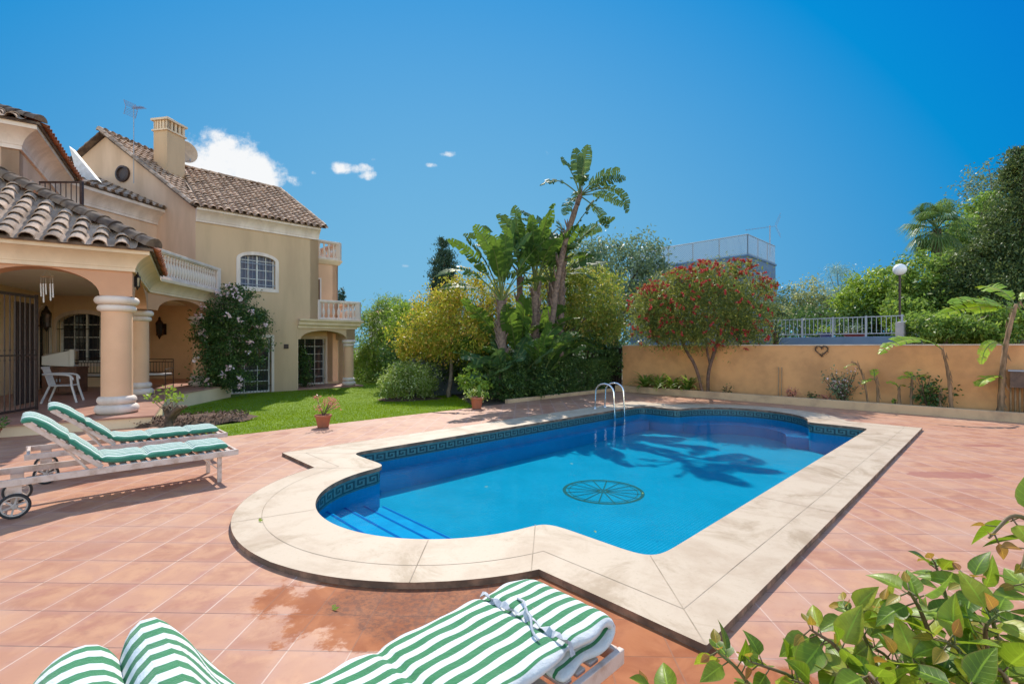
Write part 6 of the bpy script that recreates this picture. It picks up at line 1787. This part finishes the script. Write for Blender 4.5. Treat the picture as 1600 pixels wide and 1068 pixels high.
# far things at the left of the garden
t = empty('distant_house', (-9.5, 38, 0), 0, 'small distant house with an orange tiled roof behind the feathery tree', 'house')
hb = at(625, 492, 40); mb = MB(); mb.box(hb.x-2.6, hb.x+1.4, 40, 46, -.4, hb.z); mb.build('wall', TRIMW, t)
mb = MB(); zt2 = hb.z; mb.add([(hb.x-2.9, 39.7, zt2), (hb.x+1.7, 39.7, zt2), (hb.x+1.7, 46.3, zt2), (hb.x-2.9, 46.3, zt2), (hb.x-1.9, 43, zt2+.9), (hb.x+.7, 43, zt2+.9)], [(0,1,5,4),(1,2,5),(2,3,4,5),(3,0,4)]); mb.build('roof', plain('far_roof', (.45,.20,.10), (.35,.15,.08), 3, .8), t)
T('distant_tree', 'small distant pointed tree beside the lower balcony balustrade', 533, 60, [(533, 458, 60, 4, 9), (533, 470, 60, 6, 10)], 600, .3, L_CYP, 170, sub=20, group=None)
T('distant_palm_tree', 'distant grey green wispy treetop over the feathery tree', 607, 45, [(607, 472, 45, 20, 8), (640, 476, 45, 14, 8), (600, 490, 45, 26, 14)], 1500, .3, L_OLIVE, 171, sub=30, group=None, asp=.15)
# wooded background that closes the horizon
rg = np.random.default_rng(180); 
tag(foliage('far_woodland', rg, [((x, 62+8*math.sin(x*.7), 0.6), (5.5, 4, 3.2+1.2*math.sin(x*1.3))) for x in range(-14, 90, 5)], 26000, .6, L_DARK, None, sub=300, sig=.2)[0], 'low dark woodland far behind the gardens', 'woodland', kind='stuff')

# ------------------------------------------------------------------ foreground shrub, bottom right
fs_ = empty('foreground_shrub', (.95, 1.0, 0), 0, 'leafy green shrub in the bottom right foreground, close to the camera', 'shrub')
rg = np.random.default_rng(200); mbs = MB(); mbl = MB(); mby = MB(); mbl.uv = []; mby.uv = []
def ovate(mb, p, d, n, L, W, fold=.25, curl=.5):
    d = d.normalized(); s = d.cross(n).normalized(); n = s.cross(d)
    K = 7; mid = []; lf = []; rt = []
    for i in range(K+1):
        t = i/K; w = W*1.12*sin(pi*min(1, t**.66))**.95*(1-.25*t) if 0 < i < K else 0
        c = p+d*L*t*(1-.12*curl*t)-n*L*curl*.35*t*t
        mid.append(c); lf.append(c+s*w+n*w*fold); rt.append(c-s*w+n*w*fold)
    k = K+1; cols = {-2: rt, 0: mid, 2: lf}
    for sg, E_ in ((1, lf), (-1, rt)): cols[sg] = [m.lerp(e, .52)-n*(e-m).length*.10 for m, e in zip(mid, E_)]
    vs = []; 
    for c_ in (-2, -1, 0, 1, 2):
        vs += cols[c_]; mb.uv += [(i/K, c_/2, 0.) for i in range(k)]
    mb.add(vs, [(c*k+i, c*k+i+1, (c+1)*k+i+1, (c+1)*k+i) for c in range(4) for i in range(K)])
def shoot(tip, base, n, Ls, seed, young=3, spread=1.):
    rr = np.random.default_rng(seed); base = Vector(base); tip = Vector(tip)
    mid = base.lerp(tip, .55)+Vector((rr.normal()*.03, rr.normal()*.03, .10))
    pts = sm([base, mid, tip], 3); m_ = len(pts); mbs.tube(pts, [.0075*(1-.75*i/m_) for i in range(m_)], 7)
    for j in range(n):
        t = .30+.70*((j+.5)/n); i = min(m_-2, int(t*(m_-1))); p = pts[i]; ax = (pts[i+1]-pts[i]).normalized()
        a = j*2.4+rr.uniform(-.4, .4); o = ax.orthogonal().normalized(); o2 = ax.cross(o)
        d = (o*cos(a)+o2*sin(a))*1.0+ax*.5+Vector((0, 0, rr.uniform(-.45, .25))); d.normalize()
        q = p+d*.022*spread; mbs.tube([p, q], .0016, 4)
        L = Ls*rr.uniform(.65, 1.15)*(1 if j < n-young else .45); nn = Vector((rr.normal()*.45, rr.normal()*.45-.15, 1))
        ovate(mby if j >= n-young else mbl, q, d, nn, L, L*.285, rr.uniform(.1, .4), rr.uniform(.2, 1.0))
def fp_at(px, py, Y): return at(px, py, Y)
Y0 = 1.15
shoots = [((1460, 855), (1500, 1180), 1.25, 16), ((1380, 930), (1450, 1180), 1.15, 15), ((1265, 960), (1380, 1200), 1.1, 12), ((1320, 925), (1420, 1190), 1.2, 12),
 ((1120, 995), (1260, 1230), 1.2, 12), ((1170, 1010), (1300, 1230), 1.15, 11), ((1010, 1062), (1150, 1240), 1.2, 9), ((1420, 900), (1520, 1200), 1.05, 14),
 ((1510, 880), (1580, 1200), 1.15, 15), ((1560, 950), (1620, 1230), 1.0, 15), ((1600, 900), (1680, 1200), 1.1, 14), ((1480, 980), (1560, 1250), .95, 14), ((1400, 1010), (1500, 1250), 1.0, 14), ((1330, 1040), (1450, 1260), 1.0, 12), ((1240, 1040), (1380, 1250), 1.05, 10), ((1540, 1030), (1600, 1250), .95, 13), ((1450, 1050), (1540, 1260), 1.15, 13), ((1590, 1010), (1680, 1240), 1.05, 12),
 ((1350, 980), (1460, 1220), 1.25, 12), ((1520, 940), (1600, 1220), 1.3, 13), ((1300, 1000), (1420, 1240), 1.25, 10), ((1440, 950), (1520, 1220), 1.3, 13), ((1545, 832), (1690, 905), 1.05, 5), ((1596, 880), (1700, 930), 1.0, 4), ((1390, 1065), (1480, 1260), .9, 10), ((1505, 1060), (1560, 1260), .88, 10)]
root_ = Vector((1.0, .95, 0))
for i, ((x, y), (x2, y2), Y, n_) in enumerate(shoots):
    y += 22 if x < 1530 else 8
    tp = at(x, y, Y); bs = at(x2, y2, Y*.97)
    shoot(tp, bs, n_+2, .092, 300+i)
    mbs.tube(sm([root_+Vector((rg.normal()*.05, rg.normal()*.05, 0)), root_.lerp(bs, .5)+Vector((rg.normal()*.04, 0, .1)), bs], 2), .009, 6)
mbs.build('stems', STEMG, fs_, smooth=True); 
for m_, nm, mt in ((mbl, 'leaves', L_FORE), (mby, 'young_leaves', veined('leaf_young', (.28,.26,.03), (.38,.22,.03), (.40,.14,.05), .3, (.6,.45,.05)))):
    o = m_.build(nm, mt, fs_, smooth=True); a_ = o.data.attributes.new('leaf_uv', 'FLOAT_VECTOR', 'POINT'); a_.data.foreach_set('vector', np.array(m_.uv, np.float32).ravel())
for i, (px, py) in enumerate(((1140, 812), (700, 690), (893, 724), (1128, 699), (1004, 770), (760, 760), (930, 830))):
    p = gp(px, py, ZW+.004); mb = MB(); r_ = random.Random(i); a_ = r_.uniform(0, 6); d_ = Vector((cos(a_), sin(a_), 0))*.03; s_ = Vector((-sin(a_), cos(a_), 0))*.012
    mb.add([p-d_, p-s_+ZUP*.003, p+d_+ZUP*.002, p+s_+ZUP*.003], [(0, 1, 2, 3)]); tag(mb.build('floating_leaf', L_VAR), 'tiny pale leaf floating on the pool water', 'leaf', 'small leaves floating on the pool')

# ------------------------------------------------------------------ sky, sun, camera
SKYFIT = ((-.223, .616, -.555), (-.002, .726, -.639), (.483, .346, -.173))
SUN_EL = R(46); SUN_AZ = R(-7.6)          # from +Y towards +X
w = bpy.data.worlds.new('World'); S.world = w; w.use_nodes = True
nt = w.node_tree; nt.nodes.clear()
out = nt.nodes.new('ShaderNodeOutputWorld'); bg = nt.nodes.new('ShaderNodeBackground'); nt.links.new(bg.outputs[0], out.inputs[0])
sky = nt.nodes.new('ShaderNodeTexSky'); sky.sky_type = 'NISHITA'; sky.sun_disc = False
sky.sun_elevation = SUN_EL; sky.sun_rotation = SUN_AZ; sky.altitude = 0; sky.air_density = 1.0; sky.dust_density = .0; sky.ozone_density = 2.0
EXPO = 1.0; SKS = .15
bg.inputs[1].default_value = SKS
def wn(t, **k):
    x = nt.nodes.new(t)
    for a, v in k.items(): setattr(x, a, v)
    return x
def wm(op, a, b=0., c=0.):
    x = wn('ShaderNodeMath', operation=op)
    for i, v in enumerate((a, b, c)):
        if hasattr(v, 'is_output'): nt.links.new(v, x.inputs[i])
        else: x.inputs[i].default_value = v
    return x.outputs[0]
hs = wn('ShaderNodeHueSaturation'); hs.inputs['Saturation'].default_value = SKY_SAT if 'SKY_SAT' in globals() else 1.0; hs.inputs['Value'].default_value = 1.28  # sky outside the view raised, warmed further down, as added fill for the shade
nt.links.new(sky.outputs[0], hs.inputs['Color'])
tc = wn('ShaderNodeTexCoord'); sp = wn('ShaderNodeSeparateXYZ'); nt.links.new(tc.outputs['Generated'], sp.inputs[0])
yy = wm('MAXIMUM', sp.outputs[1], .02); uu = wm('DIVIDE', sp.outputs[0], yy); vv = wm('DIVIDE', sp.outputs[2], yy)
cv = wn('ShaderNodeCombineXYZ'); nt.links.new(uu, cv.inputs[0]); nt.links.new(vv, cv.inputs[1])
nz = wn('ShaderNodeTexNoise'); nt.links.new(cv.outputs[0], nz.inputs['Vector']); nz.inputs['Scale'].default_value = 16; nz.inputs['Detail'].default_value = 9; nz.inputs['Roughness'].default_value = .66
dens = None
for (px, py, rx, ry, k) in ((338, 256, 62, 56, 1.35), (385, 272, 62, 34, 1.3), (412, 288, 44, 18, 1.2), (310, 270, 60, 60, 1.3), (530, 263, 26, 13, .5), (568, 263, 24, 12, .55), (575, 273, 18, 12, .6), (584, 249, 10, 6, .1), (458, 283, 24, 15, .3), (490, 270, 14, 7, .15), (700, 241, 17, 7, .25), (674, 258, 17, 6, .2), (857, 240, 12, 9, .35), (630, 415, 18, 6, .1)):
    a = wm('POWER', wm('ABSOLUTE', wm('DIVIDE', wm('SUBTRACT', uu, (px-800)/F), rx/F)), 2.); b = wm('POWER', wm('ABSOLUTE', wm('DIVIDE', wm('SUBTRACT', vv, (541-py)/F), ry/F)), 2.)
    m = wm('MULTIPLY', wm('SUBTRACT', 1., wm('ADD', a, b)), 1.); m = wm('MULTIPLY_ADD', m, .75, (k-1)*.5+.0)
    dens = m if dens is None else wm('MAXIMUM', dens, m)
d2 = wm('ADD', dens, wm('MULTIPLY_ADD', nz.outputs['Fac'], 2.6, -1.3))
mr = wn('ShaderNodeMapRange'); mr.interpolation_type = 'SMOOTHSTEP'; nt.links.new(d2, mr.inputs[0]); mr.inputs[1].default_value = .05; mr.inputs[2].default_value = .75
front = wm('GREATER_THAN', sp.outputs[1], .05)
# deep blue of the sky towards the sun side, as exposed in the photograph: paler low down and near the sun
sdv = wn('ShaderNodeVectorMath', operation='DOT_PRODUCT'); nt.links.new(tc.outputs['Generated'], sdv.inputs[0]); sdv.inputs[1].default_value = (sin(SUN_AZ)*cos(SUN_EL), cos(SUN_AZ)*cos(SUN_EL), sin(SUN_EL))
kf = 1/(SKS*2**EXPO); cc_ = wn('ShaderNodeCombineColor')
for i, (a0, b0, c0_) in enumerate(SKYFIT):
    v = wm('MULTIPLY_ADD', sdv.outputs['Value'], b0, a0); v = wm('MULTIPLY_ADD', sp.outputs[2], c0_, v); v = wm('MAXIMUM', v, .002); nt.links.new(wm('MULTIPLY', v, kf), cc_.inputs[i])
def wr(x, lo, hi):
    q = wn('ShaderNodeMapRange'); q.interpolation_type = 'SMOOTHSTEP'; nt.links.new(x, q.inputs[0]); q.inputs[1].default_value = lo; q.inputs[2].default_value = hi; return q.outputs[0]
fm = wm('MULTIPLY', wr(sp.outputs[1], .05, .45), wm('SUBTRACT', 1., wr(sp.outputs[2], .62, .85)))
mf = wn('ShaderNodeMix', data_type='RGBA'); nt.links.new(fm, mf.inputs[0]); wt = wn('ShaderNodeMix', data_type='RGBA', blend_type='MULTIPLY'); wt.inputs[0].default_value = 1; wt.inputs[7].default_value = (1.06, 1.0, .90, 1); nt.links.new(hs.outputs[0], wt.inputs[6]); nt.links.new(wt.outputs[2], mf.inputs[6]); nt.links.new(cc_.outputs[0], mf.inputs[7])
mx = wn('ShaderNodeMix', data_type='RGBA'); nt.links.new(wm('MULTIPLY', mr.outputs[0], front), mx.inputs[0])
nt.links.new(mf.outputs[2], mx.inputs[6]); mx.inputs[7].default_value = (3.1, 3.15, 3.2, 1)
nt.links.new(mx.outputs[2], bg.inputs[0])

ld = bpy.data.lights.new('sun', 'SUN'); ld.energy = 2.65; ld.angle = R(.53); ld.color = (1., .93, .82)
lo = bpy.data.objects.new('sun', ld); COL.objects.link(lo)
sd = Vector((sin(SUN_AZ)*cos(SUN_EL), cos(SUN_AZ)*cos(SUN_EL), sin(SUN_EL)))
lo.rotation_euler = sd.to_track_quat('Z', 'Y').to_euler(); lo.location = sd*60

cam = bpy.data.cameras.new('camera'); co_ = bpy.data.objects.new('camera', cam); COL.objects.link(co_)
cam.sensor_width = 36; cam.lens = F/1600*36; cam.shift_y = 7/1600; cam.clip_start = .05; cam.clip_end = 2000
co_.location = (0, 0, H); co_.rotation_euler = (pi/2, 0, 0); S.camera = co_
S.render.resolution_x = 1024; S.render.resolution_y = 683
S.view_settings.view_transform = 'Standard'; S.view_settings.look = 'None'; S.view_settings.exposure = EXPO; S.view_settings.gamma = 1
S.cycles.max_bounces = 8; S.cycles.transparent_max_bounces = 12; S.cycles.use_denoising = True
try: S.cycles.caustics_reflective = False; S.cycles.caustics_refractive = False
except Exception: pass
